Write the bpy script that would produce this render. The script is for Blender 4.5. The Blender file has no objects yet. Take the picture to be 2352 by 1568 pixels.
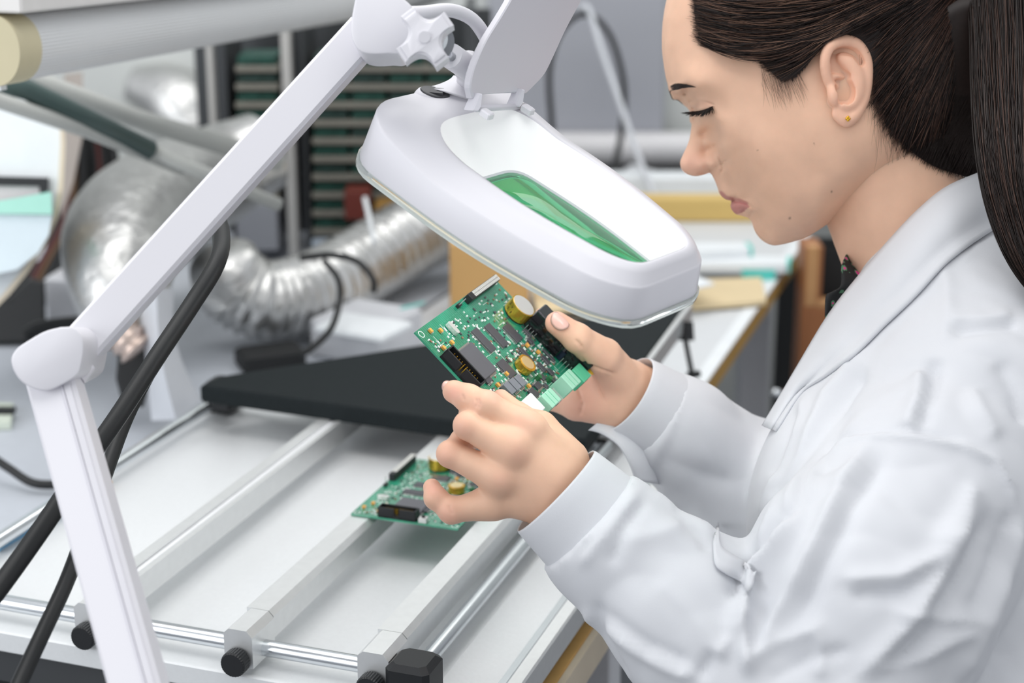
import bpy, bmesh, math, random
import numpy as np
from mathutils import Vector, Matrix
random.seed(7); rng = np.random.default_rng(7)
SC = bpy.context.scene
COL = SC.collection

# ------------------------------------------------------------------ camera, light, exposure
F, CX, CY = 3920.0, 1176.0, 784.0           # focal length and centre in the 2352 x 1568 frame
TH = math.atan(1229/3920.0)
CS, CC = math.sin(TH), math.cos(TH)
CAM = np.array([0, 0, 1.418])
RT = np.array([1, 0, 0.0]); DN = np.array([0, -CS, -CC]); FW = np.array([0, CC, -CS])
cd = bpy.data.cameras.new('camera'); cam = bpy.data.objects.new('camera', cd); COL.objects.link(cam)
cd.sensor_width = 36; cd.lens = 36*F/2352; cd.clip_start = .05; cd.clip_end = 50
cam.location = CAM; cam.rotation_euler = (math.pi/2-TH, 0, 0)
cd.dof.use_dof = True; cd.dof.focus_distance = 1.175; cd.dof.aperture_fstop = 5.2
SC.camera = cam
wd = bpy.data.worlds.new('world'); SC.world = wd; wd.use_nodes = True
wb = wd.node_tree.nodes['Background']; wb.inputs[0].default_value = (.93, .96, 1, 1); wb.inputs[1].default_value = .54
def area(name, loc, target, size, power, col=(1, 1, 1)):
    l = bpy.data.lights.new(name, 'AREA'); l.shape = 'RECTANGLE'; l.size, l.size_y = size; l.energy = power; l.color = col
    o = bpy.data.objects.new(name, l); COL.objects.link(o); o.location = loc
    o.rotation_euler = (Vector(target)-Vector(loc)).to_track_quat('-Z', 'Y').to_euler()
    return o
area('ceiling_light', (-.2, .9, 2.75), (-.05, 1.2, .8), (2.4, .8), 12, (1, .99, .97))
area('ceiling_light_back', (.1, 2.5, 2.75), (0, 2.6, .8), (3.2, .7), 16, (1, .99, .97))
area('left_fill_light', (-2.3, -.1, 1.8), (.2, 1.3, 1.0), (2.2, 1.6), 24, (.96, .98, 1))  # large soft fill added at the left to brighten the face
SC.view_settings.view_transform = 'Standard'; SC.view_settings.look = 'None'
SC.view_settings.exposure = .42; SC.view_settings.gamma = 1; SC.view_settings.use_curve_mapping = False

# ------------------------------------------------------------------ helpers
def ray(x, y): return (x-CX)/F*RT + (y-CY)/F*DN + FW
def U(x, y, d): return CAM + d*ray(x, y)                       # photo pixel at a depth -> world
def W(x, y, z): r = ray(x, y); return CAM + r*((z-CAM[2])/r[2])  # photo pixel on a level plane
def WY(x, y, Y): r = ray(x, y); return CAM + r*(Y/r[1])          # photo pixel on an upright plane
def Wd(x, y, z): return float((W(x, y, z)-CAM) @ FW)
PH = math.radians(19.37)
E1 = np.array([math.cos(PH), -math.sin(PH), 0]); E2 = np.array([math.sin(PH), math.cos(PH), 0])
FO = W(860, 1500, .85); FO[2] = 0
def FP(s, t, z): return FO + s*E1 + t*E2 + np.array([0, 0, z])   # assembly frame coordinates
EZ = np.array([0, 0, 1.0])

MATS = {}
def mat(name, col, rough=.5, metal=0, bump=None, var=None, trans=0, emit=None, coat=0, sss=0, alpha=1, ior=1.45, stretch=(1, 1, 1), spec=.5):
    if name in MATS: return MATS[name]
    m = bpy.data.materials.new(name); m.use_nodes = True; nt = m.node_tree; b = nt.nodes['Principled BSDF']
    b.inputs['Base Color'].default_value = (*col, 1); b.inputs['Roughness'].default_value = rough; b.inputs['Metallic'].default_value = metal
    b.inputs['Transmission Weight'].default_value = trans; b.inputs['Coat Weight'].default_value = coat; b.inputs['IOR'].default_value = ior
    b.inputs['Alpha'].default_value = alpha; b.inputs['Specular IOR Level'].default_value = spec
    if sss:
        b.inputs['Subsurface Weight'].default_value = sss; b.inputs['Subsurface Radius'].default_value = (1, .35, .2); b.inputs['Subsurface Scale'].default_value = .004
    if emit: b.inputs['Emission Color'].default_value = (*emit[:3], 1); b.inputs['Emission Strength'].default_value = emit[3]
    tc = nt.nodes.new('ShaderNodeTexCoord'); mp = nt.nodes.new('ShaderNodeMapping'); nt.links.new(tc.outputs['Object'], mp.inputs[0])
    mp.inputs['Scale'].default_value = stretch
    if bump:
        n = nt.nodes.new('ShaderNodeTexNoise'); n.inputs['Scale'].default_value = bump[0]; n.inputs['Detail'].default_value = 4
        nt.links.new(mp.outputs[0], n.inputs[0]); bu = nt.nodes.new('ShaderNodeBump'); bu.inputs['Strength'].default_value = bump[1]; bu.inputs['Distance'].default_value = bump[2]
        nt.links.new(n.outputs[0], bu.inputs['Height']); nt.links.new(bu.outputs[0], b.inputs['Normal'])
    v = var or (30, .06)
    n = nt.nodes.new('ShaderNodeTexNoise'); n.inputs['Scale'].default_value = v[0]; n.inputs['Detail'].default_value = 3
    nt.links.new(mp.outputs[0], n.inputs[0])
    mx = nt.nodes.new('ShaderNodeMix'); mx.data_type = 'RGBA'; nt.links.new(n.outputs[0], mx.inputs[0])
    mx.inputs[6].default_value = (*[max(0, c*(1-v[1])) for c in col], 1); mx.inputs[7].default_value = (*[min(1, c*(1+v[1])) for c in col], 1)
    nt.links.new(mx.outputs[2], b.inputs['Base Color'])
    MATS[name] = m; return m

class MB:
    """collects vertices and faces of one mesh"""
    def __init__(s): s.v = []; s.f = []
    def add(s, vs, fs):
        o = len(s.v); s.v += [tuple(map(float, p)) for p in vs]; s.f += [tuple(i+o for i in f) for f in fs]
    def box(s, c, ax, ay, az, bev=0):
        """c centre, ax ay az half-extent vectors"""
        c = np.array(c, float); ax, ay, az = (np.array(q, float) for q in (ax, ay, az))
        if not bev:
            vs = [c+i*ax+j*ay+k*az for k in (-1, 1) for j in (-1, 1) for i in (-1, 1)]
            s.add(vs, [(0, 2, 3, 1), (4, 5, 7, 6), (0, 1, 5, 4), (2, 6, 7, 3), (0, 4, 6, 2), (1, 3, 7, 5)])
        else:   # chamfered on the az direction outline and the rims
            la, lb, lc = (np.linalg.norm(q) for q in (ax, ay, az)); bx, by, bz = bev/la, bev/lb, bev/lc
            def loop(e, kx): return [c+p[0]*ax+p[1]*ay+kx*az for p in ((1-e*bx, 1-by-(e-1)*0), )]
            def ring(i, kz):
                x1, y1 = 1-i*bx, 1-i*by; x2, y2 = x1-bx, y1-by
                return [c+a*ax+b*ay+kz*az for a, b in ((x1, -y2), (x1, y2), (x2, y1), (-x2, y1), (-x1, y2), (-x1, -y2), (-x2, -y1), (x2, -y1))]
            s.loft([ring(1, -1), ring(0, -1+bz), ring(0, 1-bz), ring(1, 1)])
    def loft(s, rings, cap=True, close=True, loopcap=None):
        n = len(rings[0]); o = len(s.v)
        for r in rings: s.v += [tuple(map(float, p)) for p in r]
        for a in range(len(rings)-1):
            for i in range(n if close else n-1):
                j = (i+1) % n; s.f.append((o+a*n+i, o+a*n+j, o+(a+1)*n+j, o+(a+1)*n+i))
        if cap:
            s.f.append(tuple(o+i for i in reversed(range(n)))); m = o+(len(rings)-1)*n; s.f.append(tuple(m+i for i in range(n)))
    def tube(s, pts, r, n=12, cap=True, ribs=None):
        pts = [np.array(p, float) for p in pts]; rs = r if hasattr(r, '__len__') else [r]*len(pts)
        t0 = pts[1]-pts[0]; u = np.cross(t0, [0.3, .2, 1]);
        if np.linalg.norm(u) < 1e-9: u = np.cross(t0, [1, 0, 0])
        u /= np.linalg.norm(u); rings = []
        for i, p in enumerate(pts):
            t = pts[min(i+1, len(pts)-1)]-pts[max(i-1, 0)]; t = t/np.linalg.norm(t)
            u = u-t*(u@t); u /= np.linalg.norm(u); w = np.cross(t, u)
            rings.append([p+rs[i]*(math.cos(a)*u+math.sin(a)*w) for a in np.linspace(0, 2*math.pi, n, endpoint=False)])
        s.loft(rings, cap)
    def prism(s, poly, d, bev=0):
        """poly: list of 3d points (planar), extruded by vector d"""
        poly = [np.array(p, float) for p in poly]; d = np.array(d, float)
        if bev:
            c = sum(poly)/len(poly); L = np.linalg.norm(d); k = bev/L
            sh = lambda p, q: p+(c-p)/np.linalg.norm(c-p)*q
            s.loft([[sh(p, bev) for p in poly], [p+d*k for p in poly], [p+d*(1-k) for p in poly], [sh(p, bev)+d for p in poly]])
        else: s.loft([poly, [p+d for p in poly]])
    def build(s, name, m, parent=None, smooth=False, label=None):
        me = bpy.data.meshes.new(name); me.from_pydata(s.v, [], s.f); me.update()
        bm = bmesh.new(); bm.from_mesh(me); bmesh.ops.recalc_face_normals(bm, faces=bm.faces[:]); bm.to_mesh(me); bm.free()
        return obj(name, me, m, parent, smooth, label)
def obj(name, me, m, parent=None, smooth=False, label=None):
    o = bpy.data.objects.new(name, me); COL.objects.link(o)
    if m: me.materials.append(m)
    if smooth:
        me.polygons.foreach_set('use_smooth', [True]*len(me.polygons))
        if smooth == 'auto':
            try: me.set_sharp_from_angle(angle=math.radians(38))
            except Exception: pass
    if parent: o.parent = parent
    if label: o['label'] = label
    return o
def thing(name, label, cat, group=None, loc=None):
    o = bpy.data.objects.new(name, None); COL.objects.link(o); o.empty_display_size = .05
    o['label'] = label; o['category'] = cat
    if group: o['group'] = group
    return o
def tag(o, label, cat, group=None):
    o['label'] = label; o['category'] = cat
    if group: o['group'] = group
    return o
def struct(o, label=None):
    o['kind'] = 'structure'
    if label: o['label'] = label
    return o
def spline(pts, n=40):
    """Catmull-Rom through points (any dimension)"""
    P = np.array(pts, float); P = np.vstack([2*P[0]-P[1], P, 2*P[-1]-P[-2]]); out = []
    m = len(P)-3
    for t in np.linspace(0, m-1e-6, n):
        i = int(t); u = t-i; a, b, c, d = P[i:i+4]
        out.append(.5*((2*b)+(-a+c)*u+(2*a-5*b+4*c-d)*u*u+(-a+3*b-3*c+d)*u**3))
    return np.array(out)
def upath(pts, n=40):
    """pts: (px, py, depth) -> smooth world path"""
    return [U(*p) for p in spline(pts, n)]
def rot_basis(o, X, Y, Z, loc):
    o.matrix_world = Matrix(((X[0], Y[0], Z[0], loc[0]), (X[1], Y[1], Z[1], loc[1]), (X[2], Y[2], Z[2], loc[2]), (0, 0, 0, 1)))

# ------------------------------------------------------------------ materials
M_white = mat('white_plastic', (.72, .71, .75), .38, var=(4, .02))
M_greyflap = mat('grey_translucent_plastic', (.62, .61, .66), .4, var=(6, .02))
M_alu = mat('brushed_aluminium', (.80, .81, .81), .42, .75, bump=(400, .05, .0003), var=(120, .05), stretch=(1, 1, 1))
M_steel = mat('polished_steel', (.72, .75, .78), .2, 1, var=(60, .05))
M_tray = mat('textured_white_steel', (.76, .775, .785), .38, .12, bump=(900, .25, .0004), var=(300, .04))
M_black = mat('black_plastic', (.012, .013, .015), .45, bump=(700, .1, .0003))
M_rubber = mat('black_rubber', (.010, .011, .012), .5)
M_foam = mat('black_foam_cover', (.011, .015, .0165), .7, bump=(500, .3, .0006), var=(200, .2), spec=.18)
M_desk = mat('grey_laminate', (.53, .56, .61), .45, bump=(120, .05, .0005), var=(60, .05))
M_desk2 = mat('pale_grey_laminate', (.66, .68, .70), .45, var=(40, .03))
M_wood = mat('honey_wood', (.85, .52, .19), .5, bump=(80, .1, .0006), var=(25, .2), stretch=(1, 1, 6))
M_woodedge = mat('pale_wood_edge', (.72, .62, .48), .5, var=(25, .1))
M_card = mat('cardboard', (.60, .36, .14), .8, bump=(60, .1, .0008), var=(20, .08))
M_card2 = mat('pale_cardboard', (.72, .58, .36), .8, var=(14, .06))
M_wall = mat('painted_wall', (.66, .68, .66), .7, var=(5, .03))
M_panel = mat('grey_panel', (.40, .41, .45), .6, var=(3, .06))
M_foil = mat('aluminium_foil_duct', (.62, .62, .61), .34, .9, bump=(45, .5, .006), var=(20, .12))
M_whiteduct = mat('white_ribbed_hose', (.74, .73, .74), .5, .1)
M_greybox = mat('grey_painted_metal', (.60, .61, .64), .5)
M_dark = mat('dark_board_and_shade', (.016, .017, .018), .7)  # dark board colour, also stands in for shade in gaps
M_brown = mat('brown_cabinet_wood', (.33, .13, .05), .55, bump=(60, .1, .0006), var=(20, .15), stretch=(3, 3, .6))
M_mint = mat('mint_plastic', (.42, .78, .66), .4)
M_teal = mat('teal_edge', (.10, .62, .54), .35)
M_paper = mat('white_paper', (.80, .83, .85), .6)
M_iceblue = mat('pale_blue_sheet', (.70, .80, .85), .5)
M_cream = mat('cream_plastic', (.60, .54, .36), .5)
M_diff = mat('ribbed_diffuser', (.70, .71, .72), .35, var=(8, .03))
# ------------------------------------------------------------------ room shell
YB = 3.45
b = MB(); b.box((0, 1.2, -.02), (4, 0, 0), (0, 3.4, 0), (0, 0, .02)); struct(b.build('floor', mat('grey_floor', (.22, .23, .25), .5, bump=(40, .1, .001))))
b = MB(); b.box((0, YB+.05, 1.5), (4, 0, 0), (0, .05, 0), (0, 0, 1.5)); struct(b.build('wall_back', M_wall))

# grey panel standing against the wall
p0, p1 = WY(1120, -60, YB-.04), WY(1521, 302, YB-.04)
b = MB(); b.box((p0+p1)/2, ((p1[0]-p0[0])/2, 0, 0), (0, .03, 0), (0, 0, abs(p1[2]-p0[2])/2), .006)
tag(b.build('wall_panel', M_panel), 'flat grey panel on the back wall behind the magnifier lamp', 'panel')
# wall shelf carrying the ribbed hose, its shadow gap put into a dark colour
p0, p1 = WY(1080, 385, YB-.14), WY(2000, 408, YB-.14)
b = MB(); b.box(((p0[0]+p1[0])/2, YB-.08, (p0[2]+p1[2])/2), ((p1[0]-p0[0])/2, 0, 0), (0, .078, 0), (0, 0, (p0[2]-p1[2])/2), .003)
tag(b.build('wall_shelf', M_dark), 'thin wall shelf, coloured dark as the shadow gap under the white ribbed hose', 'shelf')
b = MB(); r = []; y0 = WY(1100, 345, YB-.1)
n = 150; xs = np.linspace(y0[0], y0[0]+.72, n); rad = .034
b.tube([(x, YB-.1, WY(1400, 385, YB-.1)[2]+.036) for x in xs], [rad+(.0035 if i % 2 else 0) for i in range(n)], 18)
tag(b.build('ribbed_hose', M_whiteduct, smooth=True), 'white ribbed hose lying along the wall shelf', 'hose')

# far bench (light grey top) with wooden batten, wooden right edge
ZB = .75
def poly_slab(name, pts, z, th, m, parent=None, bev=0):
    b = MB(); b.prism([(p[0], p[1], z-th) for p in pts], (0, 0, th), bev); return b.build(name, m, parent)
far = thing('workbench', 'long light grey workbench behind the technician with a wooden edge', 'workbench')
ra = W(1600, 885, ZB); rb = W(1850, 532, ZB); da = (rb-ra)/np.linalg.norm(rb-ra)
poly_slab('worktop', [FP(-.42, .585, 0), ra-da*.31, rb, W(1850, 505, ZB), FP(-.42, 2.2, 0)], ZB, .028, M_desk2, far)
b = MB(); nrm = np.array([da[1], -da[0], 0]); mid = (ra+rb)/2-da*.15
b.box(mid+nrm*.004-EZ*.015, da*(np.linalg.norm(rb-ra)/2+.15), nrm*.004, EZ*.014, .001); b.build('wooden_edge', mat('dark_gold_wood', (.42, .25, .07), .5, var=(20, .15)), far)
b = MB(); b.box(mid-EZ*.0005, da*(np.linalg.norm(rb-ra)/2+.15), nrm*.009, EZ*.0015, .0005); b.build('edge_strip', M_paper, far)  # white strip puts the highlight along the bench edge into the colour
for p in (ra+da*.1-nrm*.06, rb-nrm*.06-da*.1, FP(-.38, .64, 0), FP(-.38, 2.1, 0)):
    b = MB(); b.box((p[0], p[1], .361), (.025, 0, 0), (0, .025, 0), (0, 0, .361), .003); b.build('leg', M_greybox, far)
p0, p1 = WY(1330, 455, 2.8), WY(1960, 521, 2.8); p1[2] = .7505
b = MB(); b.box(((p0[0]+p1[0])/2, 2.82, (p0[2]+p1[2])/2), ((p1[0]-p0[0])/2, 0, 0), (0, .02, 0), (0, 0, (p0[2]-p1[2])/2), .003)
o = tag(b.build('wooden_batten', mat('yellow_pine', (.70, .49, .17), .55, bump=(60, .1, .0006), var=(16, .16), stretch=(.4, 6, 6))), 'yellow pine batten along the back of the grey bench', 'batten')
p0, p1 = WY(1330, 408, 2.95), WY(1960, 470, 2.95)
b = MB(); b.box(((p0[0]+p1[0])/2, 2.98, (p0[2]+.752)/2), ((p1[0]-p0[0])/2, 0, 0), (0, .03, 0), (0, 0, (p0[2]-.752)/2), .003)
tag(b.build('bench_upstand', M_paper), 'plain white upstand board behind the yellow pine batten', 'board')

# desk on the left: grey laminate, carries ducts, boxes, cables
ld = thing('desk', 'grey laminate desk at the left with cables and boxes on it', 'desk')
ZL = .752
poly_slab('desk_top', [FP(-1.5, -.3, 0), FP(-.426, -.3, 0), FP(-.426, 1.95, 0), FP(-.8, 1.85, 0), FP(-1.5, 1.6, 0)], ZL, .026, M_desk, ld)
for s_, t_ in ((-1.42, -.2), (-.50, .75), (-.50, 1.85), (-1.42, 1.5)):
    b = MB(); b.box(FP(s_, t_, .363), (.02, 0, 0), (0, .02, 0), (0, 0, .363), .002); b.build('leg', M_greybox, ld)

# fluorescent light fitting, upper left
fl = thing('fluorescent_fitting', 'long fluorescent light fitting with cream end cap and ribbed diffuser', 'light')
a0 = U(-30, 116, 1.42); a1 = U(1010, -35, 2.75); ax = (a1-a0)/np.linalg.norm(a1-a0)
up = EZ-ax*(ax@EZ); up /= np.linalg.norm(up); sd = np.cross(ax, up); sd = sd if sd[1] < 0 else -sd
def dprof(n, r, rib=0):
    out = []
    for i in range(n+1):
        a = math.pi*(i/n)-math.pi/2; rr = 1+(rib if i % 2 else 0)
        out.append((r[0]*math.cos(a)**.8*rr if math.cos(a) > 1e-6 else 0, r[1]*math.sin(a)*rr))
    return out+[(-r[0]*.9, r[1]), (-r[0]*.9, -r[1])]
def dloft(t0, t1, r, rib, n):
    b = MB(); pr = dprof(n, r, rib)
    b.loft([[a0+ax*t+sd*u+up*v for u, v in pr] for t in (t0, t1)]); return b
Lf = np.linalg.norm(a1-a0)
dloft(0, .038, (.030, .030), 0, 30).build('end_cap', M_cream, fl, 'auto')
dloft(.038, Lf, (.0285, .0285), .015, 60).build('diffuser', M_diff, fl)
b = MB(); b.box(a0+ax*Lf/2+up*.041, ax*Lf/2, sd*.034, up*.010, .002); b.build('housing', mat('white_enamel', (.78, .76, .74), .4), fl)
b = MB(); b.box(a0+ax*.006-up*.031+sd*.004, ax*.005, sd*.006, up*.002); b.build('clip', M_paper, fl)

# jointed arm of an old bench lamp, below the fitting
ba = thing('bench_lamp_arm', 'jointed grey and dark green lamp arm crossing below the light fitting', 'lamp arm')
def bar(pts, r, nm, m, par, n=10):
    b = MB(); b.tube([U(*p) for p in pts], r, n); return b.build(nm, m, par, True)
M_dgreen = mat('dark_green_enamel', (.055, .09, .085), .4); M_ggrey = mat('grey_green_enamel', (.42, .43, .41), .45)
bar([(-30, 180, 1.72), (60, 205, 1.74), (345, 345, 1.86)], .0115, 'green_sleeve', M_dgreen, ba)
bar([(345, 345, 1.86), (640, 470, 1.98)], .008, 'inner_rod', M_ggrey, ba)
bar([(40, 170, 1.78), (300, 268, 1.88), (640, 372, 2.02)], .0115, 'upper_rod', M_ggrey, ba)
bar([(-30, 222, 1.7), (200, 300, 1.8), (420, 385, 1.9)], .0085, 'lower_rod', M_ggrey, ba)

# white instrument casing with trays, far left
wc = thing('instrument_rack', 'white instrument casing with open slots at the left edge', 'casing')
sil = [(-140, 225), (143, 225), (146, 330), (141, 430), (128, 500), (100, 560), (60, 620), (20, 668), (-30, 720), (-140, 830)]
b = MB(); b.prism([U(x, y, 1.95) for x, y in sil], U(60, 450, 2.01)-U(60, 450, 1.95)); b.build('side_panel', M_paper, wc)
b = MB(); b.prism([U(x, y, 1.944) for x, y in [(143, 225), (150, 330), (145, 432), (131, 504), (103, 566), (63, 627), (22, 676), (-30, 728), (-30, 717), (18, 662), (57, 614), (95, 555), (122, 497), (134, 429), (139, 330), (136, 225)]], U(60, 450, 1.975)-U(60, 450, 1.944)); b.build('edge_trim', M_woodedge, wc)
b = MB(); b.prism([U(x, y, 1.942) for x, y in [(-100, 402), (112, 408), (110, 452), (92, 452), (90, 428), (-100, 424)]], U(60, 450, 1.95)-U(60, 450, 1.942)); b.build('slot_trim', M_black, wc)
b = MB(); b.prism([U(x, y, 1.945) for x, y in [(-100, 424), (90, 428), (92, 446), (-100, 480)]], U(60, 450, 1.95)-U(60, 450, 1.945)); b.build('slot_back', mat('dusty_pink_card', (.62, .56, .58), .6), wc)
b = MB(); b.prism([U(x, y, 1.9) for x, y in [(-100, 478), (118, 440), (120, 492), (-100, 490)]], U(60, 450, 1.94)-U(60, 450, 1.9)); tag(b.build('folder', M_mint), 'mint green folder leaning in the white casing at left', 'folder')
b = MB(); b.prism([U(x, y, 1.905) for x, y in [(-100, 490), (120, 494), (112, 540), (88, 580), (40, 618), (-100, 650)]], U(60, 450, 1.94)-U(60, 450, 1.905)); tag(b.build('document_tray', M_iceblue), 'pale blue plastic tray below the mint green folder', 'tray')
# dark board and wires behind the casing
b = MB(); b.prism([U(x, y, 2.42) for x, y in [(150, 290), (215, 300), (262, 360), (250, 420), (225, 470), (215, 560), (230, 676), (-60, 676), (-60, 600), (100, 600)]], U(60, 450, 2.45)-U(60, 450, 2.42))
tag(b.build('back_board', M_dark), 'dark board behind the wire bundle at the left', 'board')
wb_ = thing('wire_bundle', 'bundle of black and dark red wires beside the white casing', 'wires')
for i, (dx, m) in enumerate([(0, 'r'), (14, 'o'), (26, 'k'), (40, 'k'), (54, 'k'), (66, 'r'), (80, 'k'), (95, 'k')]):
    mm = {'r': mat('dark_red_wire', (.07, .012, .010), .4), 'o': mat('ochre_wire', (.11, .055, .02), .4), 'k': M_rubber}[m]
    b = MB(); k = random.uniform(-8, 8)
    b.tube(upath([(155+dx, 300, 2.39), (160+dx*1.1+k, 400, 2.39), (150+dx*.9-k, 500, 2.39), (95+dx*.9, 610, 2.39), (60+dx, 680, 2.39)], 24), .0068, 8); b.build('wire', mm, wb_, True)
b = MB(); b.prism([U(x, y, 2.33) for x, y in [(148, 170), (190, 165), (192, 300), (168, 420), (140, 500), (138, 420)]], U(60, 450, 2.355)-U(60, 450, 2.33))
tag(b.build('upright_strip', mat('taupe_strip', (.36, .32, .29), .6)), 'taupe upright strip behind the white casing at left', 'strip')

b = MB(); b.prism([U(x, y, 2.2) for x, y in [(-70, 640), (20, 690), (70, 640), (104, 650), (106, 740), (60, 788), (-70, 792)]], U(60, 450, 2.25)-U(60, 450, 2.2), .004); tag(b.build('dark_area_filler', M_rubber), 'black pouch added for the dark area left of the grey metal case', 'filler')  # black shape added to fill a dark area of the desk
# boxes on the left desk
def desk_box(name, pl, pr, top, dep_, m, z=ZL, label='', cat='box', group=None, parent=None, bev=.004, yaw=0):
    """front face from px (left, base) to (right, base), top px y, real depth"""
    a, c = W(pl[0], pl[1], z), W(pr[0], pr[1], z); d = c-a; Lx = np.linalg.norm(d); e = d/Lx; nb = np.array([-e[1], e[0], 0])
    r = ray((pl[0]+pr[0])/2, top); m_ = (a+c)/2; h = CAM[2]+r[2]*(m_[1]/r[1])-z
    b = MB(); b.box(m_+nb*dep_/2+EZ*h/2, e*Lx/2, nb*dep_/2, EZ*h/2, bev)
    o = b.build(name, m, parent)
    if label: tag(o, label, cat, group)
    return o, m_, e, nb, h
o, m_, e, nb, h = desk_box('metal_case', (108, 746), (300, 756), 642, .09, M_greybox, label='low grey metal case on the desk under the beige box')
b = MB(); q = m_+EZ*(h+.002)+nb*.05
k0, k1 = U(138, 656, 2.2), U(262, 660, 2.2)
b.box(np.array([(k0[0]+k1[0])/2, q[1], ZL+h+.0005+.038]), e*(np.linalg.norm(k1-k0)/2), nb*.045, EZ*.038, .003)
tag(b.build('storage_box', mat('beige_box', (.56, .50, .47), .6)), 'small beige box standing on the grey metal case', 'box')
desk_box('instrument_box', (712, 819), (870, 846), 744, .11, M_greybox, label='pale grey instrument box with a teal stripe by the ducts')
b = MB(); pb = W(712, 815, ZL); pe = W(870, 842, ZL); e = (pe-pb)/np.linalg.norm(pe-pb); nb = np.array([-e[1], e[0], 0])
hz = None
for ob in COL.objects:
    if ob.name == 'instrument_box': hz = max(v.co.z for v in ob.data.vertices); ibx = ob
c = W(948, 703, hz); b.box(c+EZ*.001, (W(972, 697, hz)-W(922, 709, hz))/2, nb*.004, EZ*.001); b.build('teal_stripe', M_teal, ibx)
b = MB(); b.box(W(835, 758, hz)+EZ*.004, e*.05, nb*.035, EZ*.004, .002); b.build('base_plate', M_paper, ibx)
desk_box('cardboard_box', (1034, 742), (1215, 742), 560, .09, M_card, label='brown cardboard box behind the held circuit board', bev=.002)

# cardboard sheets on the far bench
def sheet(name, pts, z, th, m, label, cat, group=None):
    b = MB(); b.prism([W(x, y, z) for x, y in pts], (0, 0, th)); return tag(b.build(name, m), label, cat, group)
sheet('cardboard_sheet', [(1212, 640), (1480, 590), (1560, 640), (1480, 700), (1235, 722)], .775, .004, M_card2, 'pale cardboard sheet lying behind the magnifier lamp', 'cardboard')
sheet('cardboard_flap', [(1455, 655), (1748, 645), (1760, 700), (1600, 712), (1470, 716)], ZB+.004, .006, M_card2, 'pale cardboard flap on the bench edge below the teal folders', 'cardboard')
for i, (pts, z, m, lab) in enumerate([
    ([(1540, 625), (1810, 626), (1812, 606), (1560, 600)], .762, M_paper, 'white plastic folder with teal edge, lowest on the grey bench'),
    ([(1500, 600), (1725, 588), (1715, 574), (1490, 575)], .775, M_paper, 'white folder with short teal end lying behind the others')]):
    b = MB(); b.prism([W(x, y, z) for x, y in pts], (0, 0, .012)); o = tag(b.build('folder', m), lab, 'folder', 'folders on the grey bench')
    b = MB(); q = [W(x, y, z) for x, y in pts]; dv = q[1]-q[2]
    b.box((q[1]+q[2])/2+EZ*.006, dv*.5, (q[1]-q[0])/np.linalg.norm(q[1]-q[0])*.003, EZ*.0065); b.build('edge_strip', M_teal, o)
    if i == 0:
        b = MB(); b.box((q[0]*.25+q[1]*.75)-EZ*.004, (q[1]-q[0])*.14, (q[2]-q[1])*.04, EZ*.008); b.build('front_strip', M_teal, o)
b = MB(); b.prism([W(1520, 600, .79), W(1640, 655, .79), W(1580, 668, .79), W(1490, 640, .79)], (0, 0, .003)); tag(b.build('paper_sheet', M_paper), 'loose white paper sheet leaning by the lamp tip', 'paper')

# lever clamp on the bench
lc = thing('lever_clamp', 'black lever clamp hanging at the aluminium edge of the panel', 'clamp')
b = MB(); b.tube([U(1572, 738, 1.94), U(1571, 782, 1.94)], [.010, .012], 10); b.build('clamp_body', M_black, lc, 'auto')
b = MB(); b.tube([U(1574, 780, 1.94), U(1590, 862, 1.935)], .0032, 8); b.build('rod', M_rubber, lc, True)
b = MB(); b.tube([U(1582, 862, 1.93), U(1604, 858, 1.94)], .0045, 8); b.build('foot', M_rubber, lc, True)

# brown cabinet and dark gap at the right
YC = 2.95
bc = thing('wooden_cabinet', 'brown wooden cabinet with dark open compartment behind the lab coat', 'cabinet')
def quadbox(name, x0, y0, x1, y1, Y, th, m, par):
    a, c = WY(x0, y0, Y), WY(x1, y1, Y); b = MB()
    b.box(((a[0]+c[0])/2, Y+th/2, (a[2]+c[2])/2), ((c[0]-a[0])/2, 0, 0), (0, th/2, 0), (0, 0, abs(a[2]-c[2])/2), .002); return b.build(name, m, par)
YQ = 2.45; Mlb = mat('light_brown_wood', (.52, .28, .12), .5)
quadbox('stile', 1854, 566, 1876, 705, YQ, .02, mat('light_brown_wood', (.52, .28, .12), .5), bc)
quadbox('rail', 1876, 690, 2060, 708, YQ, .02, mat('light_brown_wood', (.52, .28, .12), .5), bc)
quadbox('stile', 2030, 566, 2070, 705, YQ, .02, M_brown, bc)
quadbox('door', 1852, 708, 2070, 1060, YQ, .02, M_brown, bc)
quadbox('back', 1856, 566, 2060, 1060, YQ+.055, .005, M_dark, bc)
quadbox('side', 1848, 566, 1854, 1250, YQ+.001, .058, M_brown, bc)
b = MB(); b.box((.98, 2.97, .34), (.5, 0, 0), (0, .01, 0), (0, 0, .34)); tag(b.build('gap_shade_infill', M_dark), 'dark screen added as the shade of the gap under the bench', 'infill')  # dark sheet added to stand in for shade in the gap
b = MB(); b.tube([U(1776, 902, 2.3), U(1800, 906, 2.32)], .006, 10); tag(b.build('door_pull', M_steel, smooth=True), 'small shiny metal pull in the dark gap', 'handle')

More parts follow.
